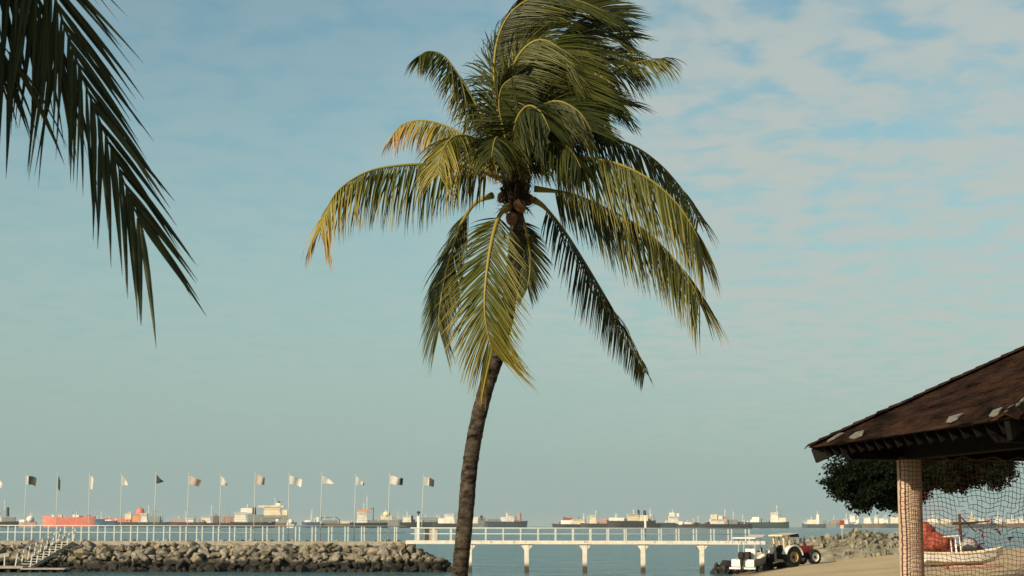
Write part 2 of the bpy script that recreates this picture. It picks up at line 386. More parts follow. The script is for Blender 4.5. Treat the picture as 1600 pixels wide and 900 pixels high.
while len(spots) < 300 and tries < 40000:              # irregular packing on the seaward slope
    tries += 1; f = rnd.random(); xe = BX1 + 4.3*(1-f)**0.8 - .2
    x = rnd.uniform(-41, xe); y = BY0 + .2 + f*2.9; z = -.12 + f*(BZ-.08); s = rnd.choice((.25, .30, .34, .39, .44, .50, .58)) * (1 if f < .8 else .75)
    if all((x-a)**2 + ((y-b_)**2 + (z-c)**2) > (.60*(s+q))**2 for a, b_, c, q in spots): spots.append((x, y, z, s))
for k in range(150):                                    # chinking stones between them
    f = rnd.random(); spots.append((rnd.uniform(-41, BX1+3*(1-f)), BY0+.1+f*2.9, -.15+f*(BZ-.1), rnd.uniform(.2, .32)))
for k in range(26):                                  # the rounded head
    a = rnd.uniform(0.1, 1); b_ = rnd.uniform(0, 1)
    spots.append((BX1 + 4.1*a, BY0+1.0+(2.4)*b_, max(0, (BZ-.2)*(1-a**1.1)*(0.35+.65*b_)) - .05, rnd.uniform(.32, .5)))
inv = root_matrix(bw).inverted()
for i, (x, y, z, s) in enumerate(spots[:300]):
    obj_from(BM[rnd.randrange(10)], 'boulder', bw, inv @ Vector((x, y, z)), (rnd.uniform(-.5,.5), rnd.uniform(-.6,.6), rnd.uniform(0,6.3)), (s*rnd.uniform(.9, 1.35), s*rnd.uniform(.85, 1.1), s*rnd.uniform(.85, 1.2)))
extra = MB()
for (x, y, z, s) in spots[300:] + [(-41 - k*.8, BY0+.4+f*2.6, -.1+f*BZ*.93, .48) for k in range(18) for f in (0, .25, .5, .75, 1)] + \
        [(BX0 + 16 + k*.83, BY0+6.6+f*2.2, BZ*.9-f*BZ*.9, .5) for k in range(42) for f in (0, .5, 1)]:
    me = BM[rnd.randrange(10)]; mt = Matrix.LocRotScale(Vector((x, y, z)), Matrix.Rotation(rnd.uniform(0, 6), 3, 'Z'), Vector((s, s, s)))
    extra.add([mt @ v.co for v in me.vertices], [tuple(p.vertices) for p in me.polygons])
tag(extra.build('small_boulders', M['rock'], bw, local=False), kind='stuff')

# right-hand rocky groyne the pier lands on
gr = empty('rock_groyne', (26, 138, 0)); tag(gr, 'pale grey rubble bank with dry scrub behind the red tractor', 'groyne')
def groyne_z(x, y):
    e = sstep(18.0, 21.5, x)*(1-sstep(31.5, 36.5, x)); r_ = max(0, 1-((y-137.5)/5.0)**2)
    hump = 2.3 + 0.55*math.exp(-((x-28.3)/2.6)**2) + .1*math.sin(x*2.1)
    return -0.6 + (hump+0.6)*e*r_**0.7
mb = MB(); nx = 41; ny = 21
mb.v = [(17+21*i/(nx-1), 132+11*j/(ny-1), groyne_z(17+21*i/(nx-1), 132+11*j/(ny-1)) + rnd.uniform(-.06, .06)) for j in range(ny) for i in range(nx)]
mb.t = [0]*len(mb.v); mb.f = [(j*nx+i, j*nx+i+1, (j+1)*nx+i+1, (j+1)*nx+i) for j in range(ny-1) for i in range(nx-1)]; mb.m = [0]*len(mb.f)
mb.build('earth_bank', mat('scrub_earth', (0.30, 0.27, 0.20), 0.95, 0.4, 1.6, 0.9, 6, col2=(0.15, 0.145, 0.095)), gr, smooth=True, local=False)
inv = root_matrix(gr).inverted(); cnt = 0
while cnt < 290:
    x = rnd.uniform(18.5, 35.5); y = rnd.uniform(132.6, 138.2); z = groyne_z(x, y)
    if z < -.1: continue
    s = rnd.uniform(.16, .32)
    obj_from(BS[rnd.randrange(8)], 'boulder', gr, inv @ Vector((x, y, z)), rot(), (s*1.5, s, s*.8)); cnt += 1
sc = MB()                                             # dry scrub blades on the crest
for k in range(2600):
    x = rnd.uniform(24, 35); y = rnd.uniform(134.5, 139); z = groyne_z(x, y)
    if z < 1.2 or rnd.random() > 0.3 + 0.7*math.exp(-((x-28.5)/3)**2): continue
    h = rnd.uniform(.12, .38); d = Vector((rnd.uniform(-.2, .35), rnd.uniform(-.2, .2), h)); wv = Vector((rnd.uniform(-.05, .05), .02, 0))
    p = Vector((x, y, z-.03)); sc.add([p-wv, p+wv, p+d], [(0, 1, 2)], rnd.uniform(0, .7))
tag(sc.build('dry_scrub', leafmat('scrub_leaf', (0.07, 0.08, 0.03), (0.26, 0.22, 0.11), (0.3, 0.24, 0.15), .15), gr, local=False), kind='stuff')

# wet rocks at the water's edge beside the trailer, their shade in the dark colour
oc = empty('rock_outcrop', (16.8, 127.5, 0)); tag(oc, 'low wet rock pile in shaded dark colour at the water edge behind the motorboat', 'rocks')
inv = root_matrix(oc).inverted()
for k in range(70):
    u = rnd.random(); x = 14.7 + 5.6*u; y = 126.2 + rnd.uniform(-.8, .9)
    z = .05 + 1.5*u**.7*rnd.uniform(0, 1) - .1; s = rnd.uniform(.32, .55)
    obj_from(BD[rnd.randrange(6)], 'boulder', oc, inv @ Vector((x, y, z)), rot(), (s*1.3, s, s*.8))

# ------------------------------------------------------------------ pier
PY = 128.9; PX = lambda px, py=845: P(px, py, PY).x
DZ = P(900, 845, PY).z; RZ = P(900, 825.5, PY).z; MZ = P(900, 834.5, PY).z
WID = 2.3
px0, px1 = PX(634), PX(1196)
pier = empty('footbridge_pier', ((px0+px1)/2, PY, 0)); tag(pier, 'white concrete pier on slim piles with pipe railings over the water', 'pier')
mb = MB(); mb.box((px0, PY, DZ-.27), (px1, PY+WID, DZ)); mb.build('deck', M['pier_white'], pier, local=False, bevel=.02)
mb = MB()
for k in range(26):
    x = rnd.uniform(px0+3, px1-.5); h = rnd.uniform(.05, .2)
    mb.box((x, PY-.004, DZ-.03-h), (x+rnd.uniform(.02, .07), PY, DZ-.03))
tag(mb.build('rust_streaks', M['rust'], pier, local=False), kind='stuff')
for pxp in (734, 823, 914, 1005, 1097):
    x = PX(pxp); w_ = .17
    mb = MB(); mb.box((x-w_, PY+.12, -1.6), (x+w_, PY+.12+2*w_, DZ-.272))
    o = mb.build('pile', M['pier_white'], pier, local=False, bevel=.02)
    b = MB(); zt = DZ-.272
    for s in (-1, 1): b.prism([(x+s*w_, zt-.001), (x+s*(w_+.32), zt-.001), (x+s*w_, zt-.42)][::(1 if s < 0 else -1)], PY+.16, PY+.42)
    b.prism([(x-.2, zt-.001), (x+.2, zt-.001), (x+.2, zt-.3), (x-.2, zt-.3)], PY+.47, PY+WID-.1)
    b.build('haunch', M['pier_white'], o, local=False)
def railing(parent, x0, x1, y, zb, zt, zm, pitch, xs0, gaps=()):
    n = 0
    pm = None
    x = xs0
    while x <= x1 + .01:
        if x >= x0 - .01:
            if pm is None:
                mb = MB(); mb.box((-.045, -.03, 0), (.045, .03, zt-zb)); pm = mb.mesh('railing_post', M['rail'])
            obj_from(pm, 'railing_post', parent, root_matrix(parent).inverted() @ Vector((x, y, zb)))
        x += pitch
    for nm, z, r_ in (('handrail', zt, .045), ('mid_rail', zm, .032)):
        MB().tube([(x0-.04, y, z), (x1+.04, y, z)], r_, 8).build(nm, M['rail'], parent, smooth=True, local=False)
pitch = 27.2/FPX*PY
xend = PX(1171)
railing(pier, PX(642), xend, PY+.12, DZ, RZ, MZ, pitch, xend-pitch*round((xend-PX(642))/pitch))
railing(pier, PX(642), xend, PY+WID-.12, DZ, RZ, MZ, pitch, xend-pitch*round((xend-PX(642))/pitch))
lp = MB(); x = PX(1009); lp.box((x-.07, PY+.25, DZ), (x+.07, PY+.4, DZ+1.75)); lp.box((x-.1, PY+.22, DZ+1.75), (x+.1, PY+.43, DZ+1.85))
lp.build('marker_post', M['white'], pier, local=False, bevel=.01)

CZ = BZ + .06
for nm, yy, lab in (('near', BY0+3.5, 'pale pipe railing along the near edge of the breakwater walkway'), ('far', BY0+5.9, 'pale pipe railing along the far edge of the breakwater walkway')):
    r_ = empty('metal_railing', (-24, yy, CZ)); tag(r_, lab, 'railing', 'railings on the breakwater')
    p2 = 26.2/FPX*BY0
    railing(r_, -52, BX1-.1, yy, CZ, RZ+.13, MZ+.05, p2, -52.0)

# lamp column and notice board at the end of the breakwater
x = P(651, 840, 130.5).x
lc = empty('lamp_column', (x, BY0+3.9, CZ)); tag(lc, 'short white square column with a lamp at the breakwater end', 'lamp post')
MB().box((-.1, -.1, 0), (.1, .1, 1.95)).build('column', M['white'], lc, bevel=.015)
mb = MB(); mb.box((-.03, -.03, 1.95), (.03, .03, 2.15)); mb.lathe([(0.001, 2.32), (.12, 2.28), (.15, 2.15), (.001, 2.12)], 12, Matrix.Rotation(R(90), 4, 'X')); 
mb.build('lamp_head', M['darkmetal'], lc)
xa, xb = P(661, 840, 132).x, P(683, 840, 132).x
nb = empty('equipment_cabinet', ((xa+xb)/2, BY0+4.8, CZ)); tag(nb, 'beige equipment cabinet behind the railing beside the lamp column', 'cabinet')
hw = (xb-xa)/2
MB().box((-hw, -.25, .06), (hw, .25, .92)).build('body', M['beige'], nb, bevel=.02)
for s in (-1, 1): MB().box((s*hw/2-hw/2+.03, -.27, .1), (s*hw/2+hw/2-.03, -.252, .88)).build('door', M['beige'], nb)
MB().box((-hw-.04, -.3, .92), (hw+.04, .3, .97)).build('lid', M['concrete'], nb)
MB().box((-hw, -.2, 0), (hw, .2, .06)).build('plinth', M['darkmetal'], nb)

# ------------------------------------------------------------------ flags
FL = [  # pole foot px, top px, top y, flag w, h, droop, triangular?, split at which cloth turns dark, main, label bit
 (-12, -9, 748, 13, 11, 7, 0, 1.0, 'flag_white', 'cut off by the left edge of the picture'),
 (37, 41, 744, 16, 14, 4, 0, 0.22, 'flag_dark', 'square dark flag with a pale hoist edge near the left edge'),
 (87, 90, 744, 4, 20, 7, 0, 0.1, 'flag_pink', 'limp thin grey flag above the left end of the coral red ship'),
 (138, 140, 744, 6, 21, 4, 0, 1.0, 'flag_white', 'limp whitish flag above the right end of the coral red ship'),
 (188, 190, 744, 10, 16, 6, 1, 1.0, 'flag_white', 'slim white pointed flag above the ship with yellow cranes'),
 (240, 244, 743, 11, 14, 4, 1, 0.0, 'flag_dark', 'small dark triangular flag above the dark teal ship'),
 (292, 295, 744, 18, 13, 8, 0, 1.0, 'flag_pink', 'wide drooping cream flag next right of the dark triangular flag'),
 (343, 345, 744, 12, 15, 9, 1, 1.0, 'flag_white', 'bright white drooping pointed flag left of the white trapezoid ship bridge'),
 (396, 399, 743, 14, 14, 4, 0, 1.0, 'flag_pink', 'dull pinkish flag above the ship bridge with dark funnel'),
 (450, 452, 744, 19, 13, 7, 0, 1.0, 'flag_white', 'wide billowing pale flag just right of the largest cream bridge'),
 (500, 503, 744, 19, 13, 6, 1, 1.0, 'flag_white', 'wide pointed pale flag above the blue boat'),
 (553, 556, 745, 13, 14, 6, 1, 0.75, 'flag_white', 'white flag with grey tip left of the tall white mast'),
 (606, 609, 744, 20, 13, 5, 0, 0.8, 'flag_white', 'wide white flag with a dark mark, second from the palm trunk'),
 (658, 662, 746, 16, 13, 4, 0, 0.45, 'flag_white', 'half white half dark flag nearest the palm trunk'),
]
for i, (fx, tx, ty, fw, fh, dr, tri, split, mm, lab) in enumerate(FL):
    Y = BY0 + 6.3
    foot = P(fx, 843, Y); foot.z = CZ-.05; top = P(tx, ty-4, Y)
    root = empty('flagpole', foot); 
    lb = ('flagpole with ' + lab) if 'flag ' in lab else 'flagpole and flag ' + lab
    tag(root, lb, 'flagpole', 'flagpoles along the breakwater')
    d = top - foot
    MB().tube([(0,0,0), d*.5, d], [.034, .03, .02], 8).build('pole', M['pole'], root, smooth=True)
    k = Y/FPX; nu, nv = 10, 6; mb = MB(); ph = rnd.uniform(0, 6); base = d - d.normalized()*(3*k)
    for a in range(nu+1):
        u = a/nu; hh = fh*(1-u*.93) if tri else fh*(1-.15*u)
        for b_ in range(nv+1):
            v = b_/nv
            x_ = u*fw*k*(1-.05*v); z_ = -dr*k*u**1.3 - v*hh*k - (fh*.45*k*u if tri else 0)
            wv = math.sin(u*5.5+ph+v*.9)
            mb.v.append((base.x + .04 + x_, base.y + wv*.2*u*fw*k, base.z + z_ + wv*.05*u)); mb.t.append(0)
    for a in range(nu):
        for b_ in range(nv):
            mb.f.append((a*(nv+1)+b_, (a+1)*(nv+1)+b_, (a+1)*(nv+1)+b_+1, a*(nv+1)+b_+1)); mb.m.append(1 if (a+.5)/nu > split else 0)
    m1 = M['flag_white'] if mm == 'flag_dark' else M[mm]
    mb.build('flag', [m1, M['flag_dark']], root, smooth=True)
    MB().lathe([(.001, .05), (.05, .02), (.05, -.02), (.001, -.05)], 8, Matrix.Translation(d)).build('finial', M['pole'], root)

# ------------------------------------------------------------------ landing stage and stairs at the left
ls = empty('landing_stage', (-40, 127.2, 0)); tag(ls, 'low pale floating landing platform at the foot of the stairs', 'landing')
a = P(-40, 886, 127).x; b_ = P(105, 886, 127).x; c_ = P(38, 886, 127).x
MB().box((a, 126.6, .25), (c_, 128.4, .42)).build('upper_deck', M['concrete'], ls, local=False, bevel=.02)
MB().box((c_-.1, 126.3, .18), (b_, 127.9, .29)).build('lower_deck', M['concrete'], ls, local=False, bevel=.02)
for k in range(9):
    x = a+.3 + (b_-a-.6)*k/8
    MB().box((x-.12, 126.5, -.8), (x+.12, 127.8, .178)).build('float', M['black'], ls, local=False)
st = empty('access_stairs', (-36, 128.5, 0)); tag(st, 'pale railed steps climbing from the landing to the breakwater walkway', 'stairs')
lo = P(34, 883, 127.9); hi = P(104, 842, 131.9); lo.z = .30; hi.z = CZ
nst = 11
side = Vector((-(hi-lo).y, (hi-lo).x, 0)).normalized()*.75
for s in (-1, 1):
    MB().beam(lo + side*s*.95 - Vector((0,0,.1)), hi + side*s*.95 - Vector((0,0,.1)), .08, .26).build('stringer', M['concrete'], st, local=False)
    MB().tube([lo + side*s + Vector((0,0,.98)), hi + side*s + Vector((0,0,.95))], .035, 8).build('handrail', M['rail'], st, local=False)
    for k in range(8):
        p = lo.lerp(hi, .02 + .96*k/7) + side*s
        MB().beam(p, p + Vector((.14, 0, .98)), .09, .09, Vector((0, 1, 0))).build('baluster', M['rail'], st, local=False)
for k in range(nst):
    p = lo.lerp(hi, (k+.5)/nst); q = side*.9; f = (hi-lo); f.z = 0; f = f.normalized()*.15
    z = p.z
    mb = MB(); vs_ = [p+q+f, p-q+f, p-q-f, p+q-f]
    mb.add([Vector((v.x, v.y, z-.04)) for v in vs_] + [Vector((v.x, v.y, z+.02)) for v in vs_], [(3,2,1,0),(4,5,6,7),(0,1,5,4),(1,2,6,5),(2,3,7,6),(3,0,4,7)])
    mb.build('step', M['concrete'], st, local=False)
rp = empty('gangway_ramp', P(-20, 880, 127.6)); tag(rp, 'beige sloping ramp panel at the left edge beside the stairs', 'ramp')
rp.location.z = .42
q0 = P(-60, 876, 127.4); q1 = P(18, 866, 129.2)
MB().beam(Vector((q0.x, 127.5, .5)), Vector((q1.x, 128.6, 1.15)), .5, .28, Vector((0, -.6, .8))).build('panel', M['concrete'], rp, local=False, bevel=.02)
for k in range(3):
    x = q0.x + (q1.x-q0.x)*(.4+.28*k)
    MB().beam((x, 127.9, .42), (x, 127.9, .75+.25*k), .08, .08).build('leg', M['rail'], rp, local=False)

# ------------------------------------------------------------------ tractor, trailer, motorboat
def wheel(parent, c, r, w_, rimr, rim, name='wheel'):
    W = empty(name, c); W.parent = parent
    h = w_/2
    MB().lathe([(rimr*.98, -h*.8), (r*.86, -h), (r*.97, -h*.8), (r, -h*.4), (r, h*.4), (r*.97, h*.8), (r*.86, h), (rimr*.98, h*.8), (rimr*.98, -h*.8)], 28).build('tyre', M['black'], W, smooth=True)
    lug = MB()
    n = 18
    for k in range(n):
        for s in (-1, 1):
            a = 2*math.pi*(k + (.25 if s > 0 else -.25))/n
            mt = Matrix.Rotation(-a, 4, 'Y') @ Matrix.Translation((r, s*h*.45, 0)) @ Matrix.Rotation(s*.6, 4, 'X')
            lug.box((-.02, -h*.42, -.03), (.035*r/.6, h*.42, .03), mat=mt)
    lug.build('tread', M['black'], W)
    MB().lathe([(rimr, -h*.82), (rimr*.9, -h*.35), (rimr*.42, -h*.25), (rimr*.40, -h*.45), (.001, -h*.45)], 28).build('rim', rim, W, smooth=False)
    MB().lathe([(rimr*.34, -h*.46), (rimr*.3, -h*.62), (.001, -h*.62)], 16).build('hub', M['darkmetal'], W)
    MB().lathe([(rimr, h*.82), (rimr*.9, h*.35), (.001, h*.25)], 20).build('rim', rim, W)
    return W
ANG = R(33)
base = P(1240, 884, 124.5)
tr = empty('tractor', (base.x, base.y, 0), ANG); tag(tr, 'red farm tractor with cream canopy and pale rims parked on the sand', 'tractor')
# local frame: +x forward, -y is the side towards the camera; origin under the near rear wheel
RR, FR, WB, TK = .74, .54, 2.15, 1.5
zs = ground(base.x, base.y); fx_ = base.x+math.cos(ANG)*WB; fy_ = base.y+math.sin(ANG)*WB
tr.location.z = zs - .03; tr.rotation_euler = (0, -math.atan2(ground(fx_, fy_)-zs, WB), ANG)
for y in (0, TK):
    wheel(tr, (0, y, RR), RR, .42, RR*.56, M['yellow']); wheel(tr, (WB, y+(.06 if y == 0 else -.06), FR), FR, .32, FR*.62, M['white'])
yc = TK/2
mb = MB(); mb.prism([(-.1,.85), (.75,.7), (1.3,.55), (2.35,.55), (2.35,.85), (.6,1.0), (-.1,1.05)][::-1], yc-.24, yc+.24); mb.box((WB-.06, .2, FR-.08), (WB+.06, TK-.2, FR+.06)); mb.box((-.12, .2, RR-.1), (.12, TK-.2, RR+.1))
mb.build('chassis', M['darkmetal'], tr, bevel=.02)
hd = MB(); hd.prism([(.78,.92), (2.42,.86), (2.50,1.0), (2.46,1.28), (2.3,1.36), (.78,1.46)][::-1], yc-.33, yc+.33); hood = hd.build('hood', M['red'], tr, bevel=.05)
MB().box((2.49, yc-.24, .92), (2.52, yc+.24, 1.24)).build('grille', M['darkmetal'], hood)
MB().tube([(1.75, yc-.2, 1.38), (1.75, yc-.2, 1.95), (1.78, yc-.2, 2.12)], [.05, .05, .045], 10).build('exhaust', M['red'], tr)
MB().tube([(2.12, yc+.15, 1.32), (2.12, yc+.15, 1.5)], [.07, .08], 10).build('air_filter', M['darkmetal'], tr)
for y, s in ((0, 1), (TK, -1)):
    mb = MB(); n = 14; pts = []
    for k in range(n+1):
        a = R(8 + 150*k/n); pts.append((math.cos(a)*(RR+.1), math.sin(a)*(RR+.1)+RR))
    for k in range(n):
        (xa, za), (xb, zb) = pts[k], pts[k+1]; y0, y1 = y-.26, y+.26
        mb.add([(xa,y0,za),(xb,y0,zb),(xb,y1,zb),(xa,y1,za),(xa*.95,y0,za-.05),(xb*.95,y0,zb-.05),(xb*.95,y1,zb-.05),(xa*.95,y1,za-.05)],
               [(0,1,2,3),(7,6,5,4),(0,4,5,1),(2,6,7,3),(1,5,6,2),(3,7,4,0)])
    mb.build('fender', M['white'], tr)
mb = MB(); mb.box((-.35, yc-.28, 1.05), (.2, yc+.28, 1.2)); mb.prism([(-.38,1.2),(-.25,1.2),(-.3,1.62),(-.42,1.62)][::-1], yc-.26, yc+.26); mb.build('seat', M['black'], tr, bevel=.04)
sw = MB(); ring = [(.55+math.sin(a)*.08, yc+math.cos(a)*.2, 1.62+math.sin(a)*.17) for a in [2*math.pi*k/16 for k in range(17)]]
sw.tube(ring, .02, 6, False); sw.tube([(.75, yc, 1.4), (.55, yc, 1.62)], .025, 6); sw.build('steering_wheel', M['black'], tr)
for y in (.22, TK-.22):
    MB().beam((-.52, y, .45), (-.5, y, 2.28), .13, .15).build('canopy_post', M['cream'], tr, bevel=.01)
    MB().beam((.0, y, 1.5), (-.02, y, 2.28), .10, .10).build('canopy_post', M['cream'], tr, bevel=.01)
cn = MB(); cn.prism([(-.85,2.29), (.85,2.36), (.85,2.39), (-.3,2.41), (-.85,2.40)][::-1], yc-.72, yc+.72); cnp = cn.build('canopy', M['cream'], tr, bevel=.03)
MB().add([(.85, yc-.6, 2.36), (.85, yc+.6, 2.36), (.98, yc+.55, 2.08), (.98, yc-.55, 2.08)], [(0,1,2,3)]).build('visor', M['glass'], cnp)
mb = MB(); mb.box((-.75, yc-.4, .45), (-.5, yc+.4, .62)); mb.beam((-.6, yc, .5), (-1.25, yc, .42), .12, .1); mb.build('hitch', M['cream'], tr)

th = R(64); bp_ = P(1161, 890, 120.8)
def on_ground(o, extra=0): o.location.z = ground(o.location.x, o.location.y) + extra
tl = empty('boat_trailer', (bp_.x, bp_.y, 0), th); on_ground(tl); tag(tl, 'low galvanised boat trailer with small black wheels behind the tractor', 'trailer')
for y in (-.5, .5): MB().beam((-.1, y, .38), (3.2, y*.6, .42), .08, .12).build('frame_rail', M['rail'], tl)
MB().beam((3.1, 0, .42), (4.3, 0, .45), .1, .12).build('drawbar', M['rail'], tl)
for x in (0.0, 1.5): MB().beam((x, -.6, .36), (x, .6, .36), .08, .1).build('cross_member', M['rail'], tl)
MB().box((-.16, -.95, .36), (-.1, .95, .48)).build('light_board', M['white'], tl)
for y in (-.78, .78): wheel(tl, (1.0, y, .27), .27, .18, .14, M['rail'])
bt = empty('motorboat', (bp_.x, bp_.y, tl.location.z), th); tag(bt, 'white motorboat with grey side and flat white top loaded on a trailer', 'boat')
# hull lofted from stations: x, half beam, keel z, chine z, gunwale z
H0 = .42
stn = [(0,.84,.05,.22,.62),(1.0,.88,.03,.22,.66),(2.2,.86,.03,.25,.76),(3.2,.72,.06,.33,.88),(4.0,.42,.2,.5,1.0),(4.55,.06,.6,.8,1.08)]
hb = MB(); vs_ = []
for x, hw, kz, cz, gz in stn: vs_ += [(x, -hw, H0+gz), (x, -hw*.86, H0+cz), (x, 0, H0+kz), (x, hw*.86, H0+cz), (x, hw, H0+gz), (x, hw*.9, H0+gz-.03), (x, hw*.8, H0+cz+.12), (x, -hw*.8, H0+cz+.12), (x, -hw*.9, H0+gz-.03)]
fs = []; mi = []
for i in range(len(stn)-1):
    for k in range(9): fs.append((i*9+k, i*9+(k+1)%9, (i+1)*9+(k+1)%9, (i+1)*9+k)); mi.append(1 if k in (0, 3) else 0)
fs += [(0,8,7,6,5,4,3,2,1), tuple(45+k for k in range(9))]; mi += [0, 0]
hb.add(vs_, fs); hb.m = mi; hull = hb.build('hull', [M['white'], M['hullgrey']], bt)
MB().box((-.05, -.83, H0+.1), (-.003, .83, H0+.60)).build('transom', M['white'], bt, bevel=.02)
om = MB(); om.prism([(-.48,1.1),(-.1,1.02),(-.05,1.3),(-.12,1.52),(-.4,1.56),(-.52,1.4)], -.2+H0*0, .2); om.prism([(-.38,.55),(-.2,.55),(-.14,1.1),(-.42,1.1)], -.1, .1); om.prism([(-.5,.28),(-.3,.28),(-.2,.56),(-.42,.56)], -.05, .05)
eng = om.build('outboard_motor', M['black'], bt, bevel=.05)
MB().beam((-.3, -.0, .38), (-.3, 0, .44), .3, .05).build('propeller', M['darkmetal'], eng)
MB().prism([(1.5,.75), (2.2,.75), (2.05,1.75), (1.6,1.75)], -.36, .36).build('console', M['white'], bt, bevel=.04)
MB().beam((1.15, 0, .75), (1.15, 0, 1.55), .5, .35).build('seat', M['black'], bt, bevel=.04)
for x in (.9, 2.1):
    for y in (-.62, .62): MB().tube([(x, y, 1.35), (x+.03, y*.95, 2.48)], .028, 8).build('top_post', M['rail'], bt)
tp = MB(); tp.prism([(.3,2.46), (2.5,2.5), (2.5,2.56), (.3,2.54)][::-1], -.85, .85); tp.build('flat_top', M['white'], bt, bevel=.02)
MB().beam((2.5, 0, 2.53), (3.5, 0, 2.72), 1.2, .03).build('shade_flap', M['flag_white'], bt)
for x, y in ((2.7, .3), (3.3, -.3)): MB().beam((x, y, 1.5), (x, y, 1.82), .1, .12).build('rod_holder', M['black'], bt)

sg = empty('warning_sign', P(1316, 838, 136.5)); sg.location.z = groyne_z(sg.location.x, 136.5)-.05
tag(sg, 'small orange and white warning sign on a thin pole above the rubble bank', 'sign')
zt = P(1316, 815, 136.5).z - sg.location.z
MB().tube([(0,0,0), (0,0,zt)], .025, 6).build('pole', M['rail'], sg)
MB().box((-.20, -.05, zt-.28), (.20, -.02, zt+.1)).build('board', M['orange'], sg, bevel=.005)
MB().box((-.13, -.056, zt-.55), (.13, -.02, zt-.285)).build('lower_board', M['cream'], sg, bevel=.005)

# ------------------------------------------------------------------ shelter
def at_z(px, py, z):
    d = _m @ Vector(((px - 800)/FPX, -(py - 450)/FPX, -1.0)); return CAM + d*((z-CAM.z)/d.z)
EZ = 4.62
A = at_z(1267, 699, EZ); B = at_z(1572, 654, EZ)
ab = B - A; perp = Vector((-ab.y, ab.x, 0)); Lside = ab.length
Cc = B + perp; Dd = A + perp; cen = (A + Cc)/2; APEX = Vector((cen.x, cen.y, EZ + 1.95))
gz0 = ground(cen.x, cen.y)
sh = empty('beach_shelter', (cen.x, cen.y, gz0)); tag(sh, 'open beach shelter with worn brown shingle hip roof and round cream columns', 'shelter')
crn = [A, B, Cc, Dd]
roof = empty('roof', (0, 0, 0)); roof.parent = sh
for fi in range(4):
    E0, E1 = crn[fi], crn[(fi+1) % 4]; n_ = (E1-E0).cross(APEX-E0).normalized()
    if n_.z < 0: n_ = -n_
    # boarding under the shingles
    mb = MB(); q = n_*.025; mb.add([E0, E1, APEX, E0-q, E1-q, APEX-q], [(0,1,2),(5,4,3),(0,3,4,1)])
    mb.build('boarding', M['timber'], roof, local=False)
    mb = MB(); nc_ = 42
    for c in range(nc_):
        v0 = c/nc_; v1 = min(.995, (c+1.25)/nc_)
        a0, b0, a1, b1 = E0.lerp(APEX, v0), E1.lerp(APEX, v0), E0.lerp(APEX, v1), E1.lerp(APEX, v1)
        n = max(1, int((b0-a0).length/.42)); cuts = [0] + sorted(min(.999, max(.001, (k+rnd.uniform(-.3, .3))/n)) for k in range(1, n)) + [1]
        for u0, u1 in zip(cuts, cuts[1:]):
            lift = .012 + rnd.uniform(0, .007) + (rnd.random() < .04)*.02; sag = (APEX-E0).normalized()*rnd.uniform(-.018, .018)
            u1b = u1 - .006
            pa, pb, pc, pd = a0.lerp(b0, u0)+sag, a0.lerp(b0, u1b)+sag, a1.lerp(b1, u1b), a1.lerp(b1, u0)
            if c == 0: pa -= (APEX-E0).normalized()*.03; pb -= (APEX-E1).normalized()*.03
            top = [pa+n_*lift, pb+n_*(lift+rnd.uniform(-.006, .006)), pc+n_*.006, pd+n_*.006]; bot = [pa+n_*.002, pb+n_*.002]
            mb.add(top+bot, [(0,1,2,3),(4,5,1,0),(0,3,4),(1,5,2)])
    tag(mb.build('shingles', M['shingle'], roof, local=False), kind='stuff')
for fi in range(4):                                      # hip caps, overlapping like the shingles
    E = crn[fi]; d = (APEX-E).normalized(); x = d.cross(Vector((0,0,1))).normalized(); up = x.cross(d)
    n = 26; Lh = (APEX-E).length
    for k in range(n):
        a = E + d*(Lh*k/n - .03); b_ = E + d*(Lh*(k+1.15)/n); l0 = .045 + rnd.uniform(0, .015); mb = MB()
        mb.add([a-x*.16+up*(l0-.055), a+up*(l0+.02), a+x*.16+up*(l0-.055), b_-x*.13+up*.0, b_+up*.055, b_+x*.13+up*.0, a-x*.16+up*(l0-.075), a+up*l0, a+x*.16+up*(l0-.075)],
               [(0,1,4,3),(1,2,5,4),(6,7,1,0),(7,8,2,1)])
        mb.build('hip_cap', M['shingle'], roof, local=False)
# bleached torn shingles on the side facing left
n_ = (B-A).cross(APEX-A).normalized(); n_ = n_ if n_.z > 0 else -n_
def on_face(px, py):
    d = _m @ Vector(((px - 800)/FPX, -(py - 450)/FPX, -1.0)); t = (A + n_*.045 - CAM).dot(n_)/d.dot(n_); return CAM + d*t
for poly in ([(1326,683.5),(1331,681),(1337,675),(1351,673),(1347,679),(1333,685)], [(1478,659),(1484,652),(1506,644.5),(1496,653),(1484,659)], [(1545,649.5),(1552,642),(1567,635.5),(1561,645),(1551,650)],
             [(1294,687),(1311,678),(1318,675.5),(1304,684),(1292,690)], [(1567,643),(1583,632),(1600,620),(1604,621),(1586,636),(1570,645.5)]):
    pts = [on_face(*p) for p in poly]; n = len(pts); mb = MB()
    mb.add([p+n_*.012*(i % 2) for i, p in enumerate(pts)] + [p-n_*.015 for p in pts], [tuple(range(n)), tuple(range(2*n-1, n-1, -1))] + [(i, i+n, (i+1)%n+n, (i+1)%n) for i in range(n)])
    mb.build('torn_shingle', M['shingle_pale'], roof, local=False)
